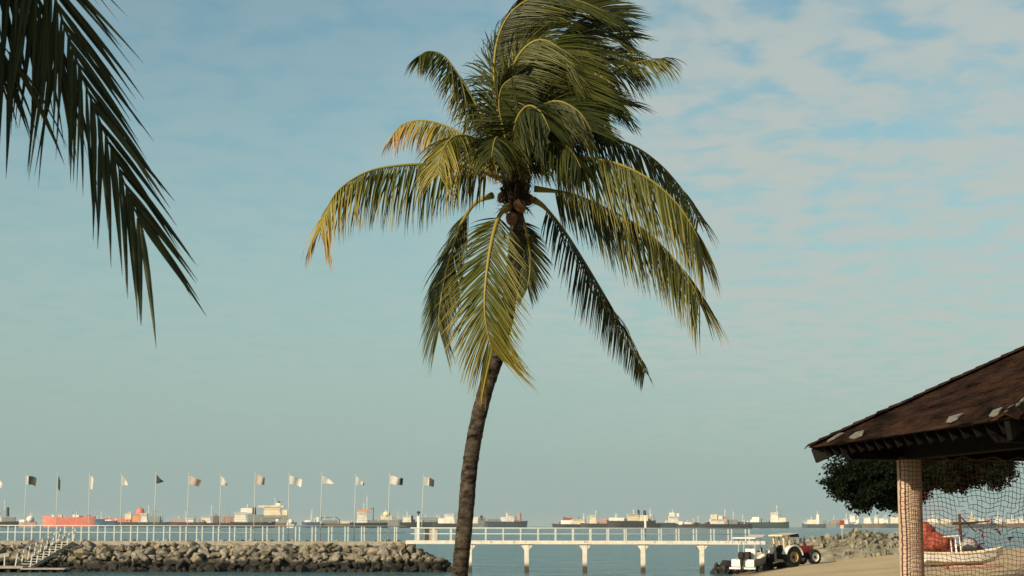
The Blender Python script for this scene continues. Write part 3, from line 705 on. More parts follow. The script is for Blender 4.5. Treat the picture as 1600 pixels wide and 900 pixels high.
# rafters with open tails
for fi in range(4):
    E0, E1 = crn[fi], crn[(fi+1) % 4]; e = (E1-E0).normalized(); mid = (E0+E1)/2; upd = APEX-mid; run = upd.length; upd.normalize()
    nr = 19
    for k in range(1, nr):
        s = Lside*k/nr; ln = run*min(s, Lside-s)/(Lside/2)*.97
        if ln < .3: continue
        dn = e.cross(upd).normalized(); dn = -dn if dn.z > 0 else dn
        p0 = E0 + e*s + upd*.05 + dn*.115; p1 = E0 + e*s + upd*ln + dn*.115
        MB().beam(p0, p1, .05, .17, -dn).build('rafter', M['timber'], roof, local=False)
    h = (APEX-E0).normalized()
    MB().beam(E0 + h*.06 + Vector((0,0,-.16)), APEX + Vector((0,0,-.2)), .06, .22).build('hip_rafter', M['timber_grey'], roof, local=False)
# ring beams on four round columns
u, v = ab.normalized(), perp.normalized()
IU, IV = .9, 1.24
col = [A + u*IU + v*IV, B - u*IU + v*IV, Cc - u*IU - v*IV, Dd + u*IU - v*IV]
BB = P(1450, 719, col[0].y).z                      # underside of the beams
for i, c in enumerate(col):
    gz = ground(c.x, c.y)
    mb = MB(); mb.tube([(c.x, c.y, gz-.2), (c.x, c.y, gz+1), (c.x, c.y, gz+2), (c.x, c.y, BB+.002)], .180, 28, False); mb.build('column', M['post'], sh, smooth=True, local=False)
for i in range(4):
    a, b_ = col[i], col[(i+1) % 4]; d = (b_-a).normalized(); ex = 1.05 if i % 2 else .6
    a2, b2 = a - d*ex, b_ + d*ex; h = .34; lift = 0 if i % 2 else .002
    mt = Matrix(((d.x, -d.y, 0, a2.x), (d.y, d.x, 0, a2.y), (0, 0, 1, BB+lift), (0, 0, 0, 1))); ln = (b2-a2).length
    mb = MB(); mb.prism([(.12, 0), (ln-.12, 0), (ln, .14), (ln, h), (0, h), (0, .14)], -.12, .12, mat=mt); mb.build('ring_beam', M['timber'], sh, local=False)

# ------------------------------------------------------------------ orange safety net hung on the far side of the shelter
net = empty('safety_net', (col[0].x+1.6, col[0].y-.3, gz0)); tag(net, 'torn orange plastic safety netting hung across the shelter columns', 'net')
x0 = P(1408, 800, col[0].y-.24).x; NX, NY, cell = 50, 40, .064
NYv = col[0].y - .24
def npos(i, j):
    s = i*cell; z = BB + .02 - j*cell
    k = sstep(.35, .7, s)                                # tight over the column, slack beyond it
    zz_ = z - .10*k*math.sin(min(math.pi, (s-.35)*1.3 if s > .35 else 0))*min(1, j/12) + (.008+.016*k)*math.sin(i*.9+j*.5) + .006*math.sin(j*2.1+i*1.37)
    return Vector((x0 + s + (.006+.022*k)*math.sin(j*.42+i*.2) + .006*math.sin(j*2.9+i), NYv + v.y*s + .04*math.sin(i*.45+j*.2)*k, zz_))
rr_ = random.Random(3)
tear = lambda i, j: 12 < i < 30 and 8 < j < 17 and rr_.random() < .30
mo, md = MB(), MB()
def strip(m_, a, b_, wd):
    m_.beam(a, b_, wd, wd*.5, Vector((0, -1, 0)))
for j in range(NY):
    for i in range(NX):
        a = npos(i, j)
        if i < NX-1 and not tear(i, j): strip(mo if (i*.6+j) % 40 < 40 else md, a, npos(i+1, j), .0078)
        if j < NY-1 and not tear(i, j): strip(mo, a, npos(i, j+1), .0065)
tag(mo.build('mesh_cords', M['net'], net, local=False), kind='stuff')
hem = MB(); hem.tube([npos(i, 0) for i in range(NX)], .012, 6); hem.build('top_cord', M['net'], net, local=False)
hem = MB(); hem.tube([npos(0, j) for j in range(NY)], .012, 6); hem.build('edge_cord', M['net'], net, local=False)
rag = MB()
for (ai, aj) in ((16, 17), (19, 15), (23, 15), (26, 17), (13, 16)):     # bunched torn cords hanging in the gap
    p = npos(ai, aj); pts = [p]
    for k in range(6): pts.append(pts[-1] + Vector((rnd.uniform(-.03, .07), rnd.uniform(-.03, .03), rnd.uniform(-.06, .02))))
    rag.tube(pts, .012, 5)
tag(rag.build('torn_cords', M['net'], net, local=False), kind='stuff')

# ------------------------------------------------------------------ dinghy and gear seen through the net
DY = 55.0
o = P(1494, 872, DY); dg = empty('dinghy', (o.x, DY, ground(o.x, DY)), R(4)); tag(dg, 'white dinghy with a raised bow lying on the sand behind the net', 'boat')
g = [(-1.3,.55,.05,.42),(-.6,.62,.0,.40),(.2,.62,.0,.40),(.9,.52,.03,.44),(1.5,.3,.16,.52),(1.86,.04,.40,.60)]
mb = MB(); vs_ = []
for x, hw, kz, gzz in g: vs_ += [(x,-hw,gzz),(x,-hw*.8,kz+.14),(x,0,kz),(x,hw*.8,kz+.14),(x,hw,gzz),(x,hw*.88,gzz-.02),(x,0,kz+.12),(x,-hw*.88,gzz-.02)]
fs = [(i*8+k, i*8+(k+1)%8, (i+1)*8+(k+1)%8, (i+1)*8+k) for i in range(5) for k in range(8)] + [tuple(range(7,-1,-1)), tuple(40+k for k in range(8))]
mb.add(vs_, fs); mb.build('hull', M['white'], dg, smooth=False); dg.scale = (.82, .82, .95)
rimL = [(x, -hw, gzz+.01) for x, hw, kz, gzz in g]; MB().tube(rimL, .03, 6).build('gunwale', M['cream'], dg)
rimR = [(x, hw, gzz+.01) for x, hw, kz, gzz in g]; MB().tube(rimR, .03, 6).build('gunwale', M['cream'], dg)
MB().box((-.1, -.5, .3), (.12, .5, .34)).build('thwart', M['white'], dg)
for k, (x, y) in enumerate(((-.05, -.3), (.12, -.3), (-.05, .3), (.12, .3))): MB().beam((x, y, .35), (x-.06, y*.9, .98), .035, .035).build('frame_tube', M['white'], dg)
MB().beam((-.4, 0, .96), (.1, 0, 1.0), .6, .03).build('frame_top', M['white'], dg)
def lump(name, c, sx, sy, sz, m_, seed, label, cat, group=None, rough=1.0):
    import bmesh
    r = random.Random(seed); bm = bmesh.new(); bmesh.ops.create_icosphere(bm, subdivisions=3, radius=1)
    ph = [(Vector((r.gauss(0,1), r.gauss(0,1), r.gauss(0,1)))*q_, r.uniform(0, 6), rough*.28/q_*r.uniform(.6, 1.2)) for q_ in (2, 2.6, 3.2, 5, 6, 7, 9)]
    for v_ in bm.verts:
        d = v_.co.copy(); k = 1 + sum(a_*math.sin(d.dot(f)+p) for f, p, a_ in ph); v_.co = Vector((d.x*sx*k, d.y*sy*k, d.z*sz*k))
    me = bpy.data.meshes.new(name); bm.to_mesh(me); bm.free(); me.materials.append(m_)
    for p in me.polygons: p.use_smooth = True
    ob = bpy.data.objects.new(name, me); C.objects.link(ob); ob.location = c; tag(ob, label, cat, group); return ob
def gp(px, y): 
    x_ = P(px, 860, y).x; return Vector((x_, y, ground(x_, y)))
q = gp(1472, 55.9); lump('canvas_bundle', q + Vector((0, .2, .66)), .46, .42, .36, M['orange'], 5, 'crumpled orange canvas bundle stowed behind the white dinghy', 'bundle')
q = gp(1452, 56.8); lump('canvas_bundle', q + Vector((0, .2, .9)), .34, .34, .5, M['orange'], 9, 'taller orange canvas bundle half hidden by the cream column', 'bundle')
q = gp(1472, 55.9); lump('storage_crate_heap', q + Vector((.05, .2, .2)), .7, .5, .3, M['blue'], 12, 'dark covered heap under the orange canvas bundle', 'heap')
q = gp(1517, 55.8); lump('mooring_buoy', q + Vector((0, .2, .62)), .26, .25, .24, M['grey'], 15, 'round pale grey mooring buoy behind the dinghy bow', 'buoy', rough=.1)
q = gp(1516, 56.1); lump('covered_bundle', q + Vector((.1, .35, .30)), .5, .4, .36, M['blue'], 21, 'dark blue covered bundle behind the grey buoy', 'bundle')
a, b_ = gp(1480, 51.5), gp(1566, 51.0)
sp = empty('spar', (a+b_)/2); MB().tube([a+Vector((0,0,.05)), b_+Vector((0,0,.07))], [.05, .035], 10).build('pole', M['pinkpole'], sp, smooth=True, local=False)
MB().lathe([(.001,-.04),(.065,-.03),(.065,.03),(.001,.04)], 12, Matrix.Translation(a+Vector((0,0,.06))) @ Matrix.Rotation(R(-90), 4, 'Z')).build('end_cap', M['red'], sp, local=False)
tag(sp, 'faded pink pole lying on the sand in front of the dinghy', 'pole')
q = gp(1502, 57.2); dv = empty('hoist_post', q); tag(dv, 'dark post with a long horizontal arm behind the dinghy', 'post')
MB().tube([(0,0,-.1), (.0,0,1.0), (-.02,0,1.7)], [.06, .05, .045], 8).build('upright', M['wood_dark'], dv, smooth=True)
MB().tube([(-.25,0,1.38), (.3,0,1.40), (.98,.0,1.46)], [.05, .04, .015], 8).build('arm', M['wood_dark'], dv, smooth=True)
MB().tube([(0,0,1.62), (.5,0.05,1.12)], .022, 6).build('brace', M['wood_dark'], dv)

# ------------------------------------------------------------------ broad tree behind the shelter
TY = 62.0
q = gp(1424, TY); tree = empty('broadleaf_tree', q); tag(tree, 'dense dark green broadleaf tree behind the shelter roof', 'tree')
tb = P(1455, 792, TY)
tx = lambda px, py, dy=0: P(px, py, TY+dy) - q
mb = MB(); trunk = [Vector((0,0,-.3)), Vector((.05,0,.6)), Vector((-.05,.05,1.4)), tx(1428, 745)]
mb.tube(smooth_path(trunk, 8)[0], [.26-.012*k for k in range(9)], 10, jit=.06); mb.build('trunk', M['wood_dark'], tree, smooth=True)
tips = []
for (px, py, dy) in ((1330,745,.4),(1370,730,-1),(1415,700,.5),(1475,680,0),(1520,710,1),(1550,745,-.5),(1430,690,-1.6),(1480,700,1.8),(1390,750,1.2),(1500,745,-1.4)):
    e = tx(px, py, dy); s_ = trunk[2].lerp(trunk[3], rnd.uniform(.2, 1)); m_ = s_.lerp(e, .5) + Vector((0, 0, .25))
    MB().tube(smooth_path([s_, m_, e], 6)[0], [.12-.016*k for k in range(7)], 7).build('limb', M['wood_dark'], tree, smooth=True); tips.append(e)
lobes = [(1330,738,0,.95,.85,.75),(1352,765,.5,.95,.9,.55),(1378,735,-.6,1.1,1.1,.8),(1400,770,.2,1.05,1,.55),(1425,712,.4,1.3,1.2,.9),(1440,745,-.9,1.2,1.1,.75),(1465,735,1.2,1.3,1.2,.85),
         (1478,700,-.4,1.3,1.2,.9),(1508,738,.3,1.1,1.0,.68),(1530,712,.9,1.0,1.0,.8),(1553,735,-.3,.72,.8,.5),(1490,672,.2,1.0,1.0,.7),(1400,712,.2,1.0,1,.7),(1312,752,.2,.45,.6,.5),(1345,785,.1,.5,.5,.22),(1398,788,.2,.55,.5,.2)]
mb = MB(); lr = random.Random(11)
for (px, py, dy, sx, sy, sz) in lobes:
    c = tx(px, py, dy); n = int(6200*(sx*sy*sz)**.75)
    # each lobe is a cloud of twig clumps
    clumps = []
    for k in range(int(46*(sx*sz)**.8)+6):
        d = Vector((lr.gauss(0,1), lr.gauss(0,1), lr.gauss(0,1))).normalized(); rr2 = lr.uniform(.45, 1.06)
        clumps.append(c + Vector((d.x*sx*rr2, d.y*sy*rr2, d.z*sz*rr2)))
    for k in range(n):
        p = lr.choice(clumps) + Vector((lr.gauss(0,.13), lr.gauss(0,.13), lr.gauss(0,.11)))
        ln = lr.uniform(.09, .17); d = Vector((lr.gauss(0,1), lr.gauss(0,1), lr.gauss(-.5,.8))).normalized(); s_ = d.orthogonal().normalized()
        s_ = (Matrix.Rotation(lr.uniform(0, 6.3), 3, d) @ s_)*ln*.32; t_ = lr.uniform(0, .35) + .25*(lr.random() < .12)
        mb.add([p, p+d*ln*.5+s_, p+d*ln, p+d*ln*.5-s_], [(0,1,2,3)], t_)
tag(mb.build('crown', M['tree_leaf'], tree), kind='stuff')

# ------------------------------------------------------------------ coconut palms
DOWN = Vector((0, 0, -1))
def leaflet(mb, p, d, T, ln, wd, grav, wind, tints, r, seg=5):
    """one folded blade: three vertices per station"""
    vs_, tt = [], []; pos = Vector(p); d = d.normalized(); wprof = (.45, 1.0, .95, .72, .42, .05)
    tw = r.uniform(-.5, .5)
    for k in range(seg+1):
        wv = T - d*T.dot(d)
        if wv.length < .05: wv = d.orthogonal()
        wv.normalize(); wv = Matrix.Rotation(tw + .25*k*tw, 3, d) @ wv; nn = wv.cross(d)
        hw = wd*.5*wprof[k]
        vs_ += [pos - wv*hw + nn*hw*.55, pos, pos + wv*hw + nn*hw*.55]
        a = tints[0] + (tints[1]-tints[0])*(k/seg)**1.6; tt += [a, min(1, a+.06), a]
        pos = pos + d*(ln/seg); d = (d + DOWN*grav*(.35+.25*k) + wind*(.25+.2*k)).normalized()
    fs = []
    for k in range(seg): b_ = k*3; fs += [(b_, b_+1, b_+4, b_+3), (b_+1, b_+2, b_+5, b_+4)]
    mb.add(vs_, fs, tt)
def frond(parent, pts, Lmax, n=62, nrm=Vector((0, -.45, .9)), grav=.35, wind=Vector((.10, 0, 0)), tints=(.1, .35), tip=0.0, r0=.034, wd=.036, fwd=.75, mat_leaf=None, single=False, seed=0,
          sides=(1, 1), start=.10, lift=.25, rtint=.5, hang=0.0, spread=1.0, sweep=0.0, tipcut=.34, tipspread=1.15):
    r = random.Random(seed*77+5)
    path, ln = smooth_path(pts, 40)
    fr = MB(); fr.tube(path, [r0*(1-k/40)**.85 + .0045 + (.030*(1-k/4) if k < 4 else 0) for k in range(41)], 6, tint=rtint)
    fo = fr.build('frond', mat_leaf, parent, smooth=True, local=False)
    lm = MB(); cnt = 0; inv = root_matrix(parent).inverted()
    for k in range(n):
        for si, s in enumerate((-1, 1)):
            if r.random() > sides[si]: continue
            t = start + (1-start)*((k + r.uniform(-.35, .35) + (.5 if s > 0 else 0))/n); t = min(.998, max(start, t))
            i = min(39, int(t*40)); p = path[i].lerp(path[i+1], t*40-i); T = (path[i+1]-path[i]).normalized()
            S_ = T.cross(nrm)
            if S_.length < .1: S_ = T.cross(Vector((0, -1, 0)))
            S_.normalize(); U = S_.cross(T)
            if U.dot(nrm) < 0: U = -U
            f = fwd*(.55 + .9*t**2)
            sp_ = spread + (tipspread-spread)*t**3 if spread < 1 else spread
            d = S_*s*sp_*(1+r.gauss(0, .10)) + Vector((sweep, 0, 0)) + T*(f+r.gauss(0, .10)) + U*lift*(1-t) + DOWN*hang*(1-.55*t**3)*r.uniform(.7, 1.3) + Vector((r.gauss(0,.05), r.gauss(0,.05), r.gauss(0,.05)))
            prof = (.55 + 1.6*(t-start)) if t < .40 else (1.0 - tipcut*((t-.40)/.60)**1.5)
            L_ = Lmax*min(1, prof)*r.uniform(.86, 1.06)
            base_t = tints[0] + (tip-0)*max(0, t-.6)*1.2 + r.uniform(-.05, .07)
            a, b_ = max(0, base_t), max(0, tints[1] + tip*max(0, t-.45)*1.5 + r.uniform(-.1, .14))
            if r.random() < .06: b_ += .3
            tgt = MB() if single else lm
            leaflet(tgt, p, d, T, L_, wd*r.uniform(.8, 1.15), grav*r.uniform(.75, 1.25), wind*r.uniform(.4, 1.6), (a, b_), r)
            if single:
                tgt.build('leaflet', mat_leaf, fo, smooth=True, local=False); cnt += 1
    if not single: tag(lm.build('leaflets', mat_leaf, fo, smooth=True, local=False), kind='stuff')
    return fo

PD = 31.0
pts = [(716,975),(718,905),(722,860),(728,800),(733,740),(742,680),(757,615),(775,560),(790,500),(801,430),(807,360),(806,300)]
tw = [P(x, y, PD) for x, y in pts]
gb = ground(tw[0].x, PD); tw[0].z = min(tw[0].z, gb-.15); tw[0].x = tw[1].x + .0
palm = empty('coconut_palm', (tw[0].x, PD, gb)); tag(palm, 'tall leaning coconut palm with windswept crown standing alone in the centre', 'palm tree')
path, ln = smooth_path(tw, 150)
mb = MB(); rad = []
for k in range(151):
    z = k/150; b_ = .150 - .022*z + .06*max(0, 1-z*9)
    ring = (rnd.uniform(.001, .008) if rnd.random() < .38 else -.002) + rnd.uniform(-.002, .002); rad.append(b_+ring)
mb.tube(path, rad, 18, jit=.018); mb.build('trunk', M['bark'], palm, smooth=True, local=False)
def F(pl, L_, **kw):
    """pl: (px, py, depth offset in m)"""
    pp = [P(x, y, PD+dy) for x, y, dy in pl]
    kw.setdefault('mat_leaf', M['leaf']); return frond(palm, pp, L_, **kw)
W0 = Vector((.10, 0, 0)); WR = Vector((.38, .02, .02))
up = Vector((0, -.3, .95)); side = Vector((0, -1, .25))
# long drooping fronds
K = dict(wd=.033)
F([(790,282,0),(735,262,-.3),(690,257,-.6),(630,258,-.8),(575,268,-.9),(530,296,-1.0),(506,335,-1.0),(500,362,-.95)], 1.32, hang=2.2, spread=.5, grav=.4, wind=Vector((.03,0,0)), tints=(.14,.30), tip=.85, n=104, seed=1, lift=.05, **K)
F([(785,268,.2),(745,225,.5),(700,198,.7),(660,188,.8),(630,194,.9),(613,212,.9)], .85, hang=1.8, spread=.6, grav=.45, wind=W0*.3, tints=(.3,.7), tip=.9, n=74, seed=2, **K)
F([(792,265,-.2),(765,232,-.8),(735,214,-1.2),(708,214,-1.5),(690,238,-1.7),(684,272,-1.75)], 1.05, hang=.7, spread=.8, grav=.35, wind=W0*.6, tints=(.3,.42), tip=.1, n=90, seed=3, lift=.1, **K)
F([(790,262,.1),(765,205,.2),(742,160,.2),(715,115,.1),(692,86,0),(668,80,-.1),(655,88,-.2)], .78, hang=2.0, spread=.6, tipspread=.7, grav=.3, wind=W0*.1, tints=(.04,.2), tip=.3, n=84, seed=4, nrm=Vector((-.25,-.8,.5)), start=.36, lift=-.2, **K)
F([(845,270,-.3),(872,252,-.6),(915,247,-.9),(965,256,-1.1),(1015,280,-1.2),(1056,316,-1.2),(1084,358,-1.2),(1098,392,-1.1)], 1.60, hang=1.9, spread=.5, grav=.32, wind=W0*.9, tints=(.17,.30), tip=.25, n=124, seed=5, lift=.05, **K)
F([(835,268,.3),(875,230,.6),(925,216,.9),(980,224,1.1),(1030,256,1.2),(1070,302,1.2),(1092,345,1.1)], 1.15, hang=1.6, spread=.6, grav=.4, wind=W0, tints=(.02,.2), tip=.5, n=96, seed=6, **K)
F([(835,295,.1),(890,303,.2),(945,325,.2),(1000,355,.1),(1045,395,0),(1076,435,-.1),(1094,470,-.1)], 1.45, hang=1.8, spread=.55, grav=.32, wind=W0*.8, tints=(.02,.2), tip=.4, n=116, seed=7, lift=.0, tipcut=.25, **K)
F([(833,312,.25),(852,325,.5),(882,362,.8),(918,418,1.0),(955,480,1.1),(985,535,1.1),(1008,582,1.1)], 1.1, hang=1.1, spread=.8, grav=.35, wind=Vector((-.05,0,0)), tints=(0,.02), tip=.05, n=104, seed=8, nrm=Vector((.6,.55,.55)), lift=-.1, sides=(1, .7), tipcut=.6, **K)
F([(795,322,-.2),(780,338,-.6),(768,378,-1.0),(760,430,-1.2),(757,480,-1.25),(762,520,-1.2),(770,548,-1.1)], 1.22, grav=.10, wind=Vector((.05,0,0)), tints=(.14,.34), tip=.35, n=120, seed=9, nrm=Vector((0,-1,.1)), r0=.045, fwd=1.35, start=.17, lift=.0, rtint=.62, tipcut=.05, spread=.9, **K)
F([(770,305,.2),(742,318,.4),(720,352,.6),(704,400,.7),(692,450,.7),(686,490,.65),(686,515,.6)], 1.12, hang=.4, grav=.15, wind=Vector((.02,0,0)), tints=(0,.06), tip=.12, n=104, seed=10, nrm=Vector((-.55,-.7,.3)), lift=-.1, fwd=1.7, start=.2, tipcut=.15, **K)
F([(812,325,.3),(822,360,.6),(828,395,.75),(828,425,.75),(824,450,.7)], .72, grav=.1, wind=Vector((.05,0,0)), tints=(0,.06), n=54, seed=12, nrm=Vector((0,-1,.1)), fwd=1.8, start=.2, **K)
# upright, windswept fronds
F([(800,255,0),(782,190,.1),(772,120,.15),(778,60,.1),(800,18,0),(840,-5,-.1),(900,0,-.2),(950,20,-.25)], 1.10, grav=.12, wind=WR, sweep=.9, tints=(0,0.08), n=140, seed=13, nrm=Vector((-.6,-.75,.3)), **K)
F([(802,255,-.1),(793,190,-.5),(795,130,-.9),(812,84,-1.1),(842,62,-1.25),(875,76,-1.3),(900,112,-1.3),(914,150,-1.3)], 1.15, hang=.25, grav=.22, wind=WR*.8, sweep=.6, tints=(.1,0.14), n=135, seed=14, nrm=Vector((-.2,-.85,.5)), **K)
F([(808,255,.1),(822,180,.3),(848,110,.45),(888,62,.5),(935,46,.5),(975,62,.45)], 1.10, grav=.2, wind=WR, sweep=.9, tints=(0,0.12), n=130, seed=15, nrm=Vector((-.4,-.8,.45)), **K)
F([(815,258,.1),(850,195,.3),(895,140,.4),(945,112,.4),(995,97,.35),(1036,91,.3)], 1.05, hang=1.4, spread=.7, grav=.4, wind=WR*.3, tints=(.05,0.10), tip=.3, n=96, seed=16, nrm=Vector((-.1,-.7,.7)), **K)
F([(812,255,-.1),(832,190,-.4),(858,140,-.7),(892,120,-.9),(925,140,-1.0),(950,178,-1.05)], 1.12, hang=.4, grav=.35, wind=WR*.5, sweep=.45, tints=(0,0.06), n=124, seed=17, nrm=Vector((-.3,-.8,.45)), **K)
F([(805,258,.2),(800,185,.5),(812,105,.7),(840,45,.8),(880,15,.8),(930,10,.8),(970,30,.8)], 1.10, grav=.15, wind=WR, sweep=.9, tints=(0,0.10), n=130, seed=18, nrm=Vector((-.5,-.75,.4)), **K)
F([(803,262,-.3),(800,225,-.8),(808,185,-1.2),(825,165,-1.45),(845,175,-1.6),(860,205,-1.65)], 1.10, hang=1.1, spread=.8, grav=.4, wind=WR*.25, tints=(0,0.06), n=96, seed=20, nrm=Vector((0,-.8,.6)), **K)
F([(815,262,.2),(845,215,.5),(885,190,.7),(925,190,.8),(955,210,.8)], 1.05, hang=1.1, spread=.8, grav=.4, wind=WR*.3, tints=(0,0.04), n=90, seed=22, **K)
F([(806,250,0),(806,170,0),(800,100,0),(812,50,0),(838,22,0),(872,22,0)], 1.1, hang=.1, grav=.2, wind=WR*.9, sweep=.8, tints=(0,0.08), n=124, seed=23, nrm=Vector((-.7,-.6,.3)), **K)
F([(812,262,-.2),(835,235,-.7),(862,222,-1.1),(890,232,-1.4),(908,262,-1.5)], 1.0, hang=1.4, spread=.7, grav=.4, wind=WR*.2, tints=(0,0.06), n=84, seed=24, **K)
F([(798,262,-.3),(785,235,-.9),(778,215,-1.4),(772,222,-1.7),(768,245,-1.9)], .95, hang=.5, grav=.4, wind=WR*.15, tints=(0,0.08), n=80, seed=25, nrm=Vector((0,-.8,.6)), **K)
F([(808,255,.3),(820,200,.8),(845,150,1.2),(880,140,1.5),(915,165,1.7)], 1.1, hang=.5, grav=.4, wind=WR*.4, tints=(0,0.05), n=90, seed=26, **K)
for k_, (pl, hg, sw) in enumerate((
   ([(800,258,.3),(785,190,.5),(770,130,.5),(772,85,.5),(790,45,.5),(820,22,.5)], .2, .55),
   ([(806,258,.1),(815,190,.0),(835,130,-.2),(868,90,-.3),(910,80,-.4),(945,100,-.4)], .3, .8),
   ([(803,258,0),(796,170,.2),(790,90,.2),(800,35,.2),(830,0,.2),(875,-12,.2)], .1, .8),
   ([(808,258,.3),(830,185,.5),(862,125,.6),(905,92,.6),(955,85,.5),(990,100,.5)], .5, .5),
   ([(806,258,-.3),(818,205,-.8),(840,170,-1.1),(872,158,-1.3),(905,175,-1.4),(925,205,-1.4)], .6, .5),
   ([(800,258,-.2),(788,205,-.7),(780,165,-1.0),(785,135,-1.2),(805,118,-1.3)], .4, .7),
   ([(808,258,.4),(822,170,.8),(850,95,1.0),(890,45,1.0),(930,28,1.0),(965,40,1.0)], .1, .9),
   ([(812,260,.5),(850,205,1.0),(890,165,1.3),(935,150,1.4),(975,165,1.4)], .9, .4))):
    F(pl, 1.1, hang=hg, sweep=sw, grav=.25, wind=WR*.6, tints=(0, .05), n=110, seed=40+k_, nrm=Vector((-.4,-.75,.45)), wd=.032)
# leaf bases, husk fibre and coconuts
hub = P(806, 285, PD)
for k in range(22):
    a = 2*math.pi*k/22*2.4; h = rnd.uniform(-.3, .2); b0 = hub + Vector((math.cos(a)*.08, math.sin(a)*.08, h-.22)); e = hub + Vector((math.cos(a)*.28, math.sin(a)*.28, h+.10+rnd.uniform(0, .2)))
    MB().tube([b0, b0.lerp(e, .5)+Vector((0,0,-.02)), e], [.08, .055, .025], 7, jit=.12).build('leaf_base', M['fibre'], palm, local=False)
fb = MB()
for k in range(420):
    a = rnd.uniform(0, 6.3); z = rnd.uniform(-.55, .45); p = hub + Vector((math.cos(a)*.2, math.sin(a)*.2, z)); d = Vector((math.cos(a)*rnd.uniform(.1,.5), math.sin(a)*rnd.uniform(.1,.5), rnd.uniform(-.8,.3))).normalized()*rnd.uniform(.1,.32)
    s_ = d.orthogonal().normalized()*rnd.uniform(.006,.02); fb.add([p-s_, p+s_, p+d], [(0,1,2)])
tag(fb.build('husk_fibre', M['fibre'], palm, local=False), kind='stuff')
import bmesh
bm = bmesh.new(); bmesh.ops.create_icosphere(bm, subdivisions=3, radius=1)
for v_ in bm.verts:
    c = v_.co; k = 1 + .05*math.cos(3*math.atan2(c.y, c.x))*(1-c.z*c.z); v_.co = Vector((c.x*k*.88, c.y*k*.88, c.z*1.12 - .12*max(0, c.z)**2))
cm = bpy.data.meshes.new('coconut'); bm.to_mesh(cm); bm.free(); cm.materials.append(M['coconut'])
for p in cm.polygons: p.use_smooth = True
for (px, py, dy, s) in ((812,321,-.34,.125),(800,341,-.30,.12),(806,335,.2,.115),(826,312,.1,.105),(784,308,.1,.10)):
    c = P(px, py, PD+dy); obj_from(cm, 'coconut', palm, c-Vector(palm.location), (rnd.uniform(-.5,.5), rnd.uniform(-.5,.5), rnd.uniform(0,6)), (s,s,s*1.05))

# near palm: its crown is left of and above the frame, fronds hang in from the corner
ND = 11.0
nc = Vector((-6.4, 8.4, 8.9))
gn = ground(-7.4, 7.6)
npalm = empty('coconut_palm', (-7.4, 7.6, gn)); tag(npalm, 'near palm whose fronds tinted dark for shade hang in at the top left corner', 'palm tree')
path, ln = smooth_path([(-7.4,7.6,gn-.2),(-7.2,7.7,gn+2.5),(-6.8,8.0,gn+5.0),tuple(nc)], 80)
MB().tube(path, [.17-.0006*k+.005*(k % 2) for k in range(81)], 14, jit=.02).build('trunk', M['bark'], npalm, smooth=True, local=False)
def NF(pl, L_, **kw):  # in-frame fronds: shade goes into the leaf colour through the lowest tints
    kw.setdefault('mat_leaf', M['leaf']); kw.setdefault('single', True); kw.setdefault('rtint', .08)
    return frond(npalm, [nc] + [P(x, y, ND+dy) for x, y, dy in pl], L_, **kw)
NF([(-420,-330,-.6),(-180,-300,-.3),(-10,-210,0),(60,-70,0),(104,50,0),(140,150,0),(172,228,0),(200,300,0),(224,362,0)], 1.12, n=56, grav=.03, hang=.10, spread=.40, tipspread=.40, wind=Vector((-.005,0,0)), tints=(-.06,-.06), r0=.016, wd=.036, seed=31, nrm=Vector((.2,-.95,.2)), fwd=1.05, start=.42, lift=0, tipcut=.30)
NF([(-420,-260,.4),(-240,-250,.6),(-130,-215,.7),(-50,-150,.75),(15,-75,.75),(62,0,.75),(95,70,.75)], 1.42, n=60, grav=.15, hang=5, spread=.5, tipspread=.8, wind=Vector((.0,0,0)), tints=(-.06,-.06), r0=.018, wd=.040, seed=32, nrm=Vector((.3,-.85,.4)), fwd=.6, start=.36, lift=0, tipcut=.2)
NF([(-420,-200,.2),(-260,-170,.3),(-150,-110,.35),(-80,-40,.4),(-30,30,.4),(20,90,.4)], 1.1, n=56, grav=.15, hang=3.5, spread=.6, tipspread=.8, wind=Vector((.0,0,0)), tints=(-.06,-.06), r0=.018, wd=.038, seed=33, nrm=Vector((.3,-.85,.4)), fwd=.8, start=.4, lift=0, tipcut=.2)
for k in range(30):                                    # unseen rest of the crown, made dense to shade the hanging fronds
    a = R(25) + 2*math.pi*k/30*3.0; rad_ = rnd.uniform(1.8, 3.0); z = rnd.uniform(-1.7, 1.5)
    if math.sin(a) > -.45 and math.cos(a) > .1: continue
    e = nc + Vector((math.cos(a)*rad_, math.sin(a)*rad_, z-1.0)); m_ = nc.lerp(e, .5) + Vector((0, 0, .8 + z*.2))
    frond(npalm, [nc, nc.lerp(m_, .5)+Vector((0,0,.25)), m_, m_.lerp(e, .55)+Vector((0,0,.15)), e], 1.1, n=80, grav=.4, hang=.5, tints=(.0,.15), mat_leaf=M['leaf'], seed=60+k, wd=.05)

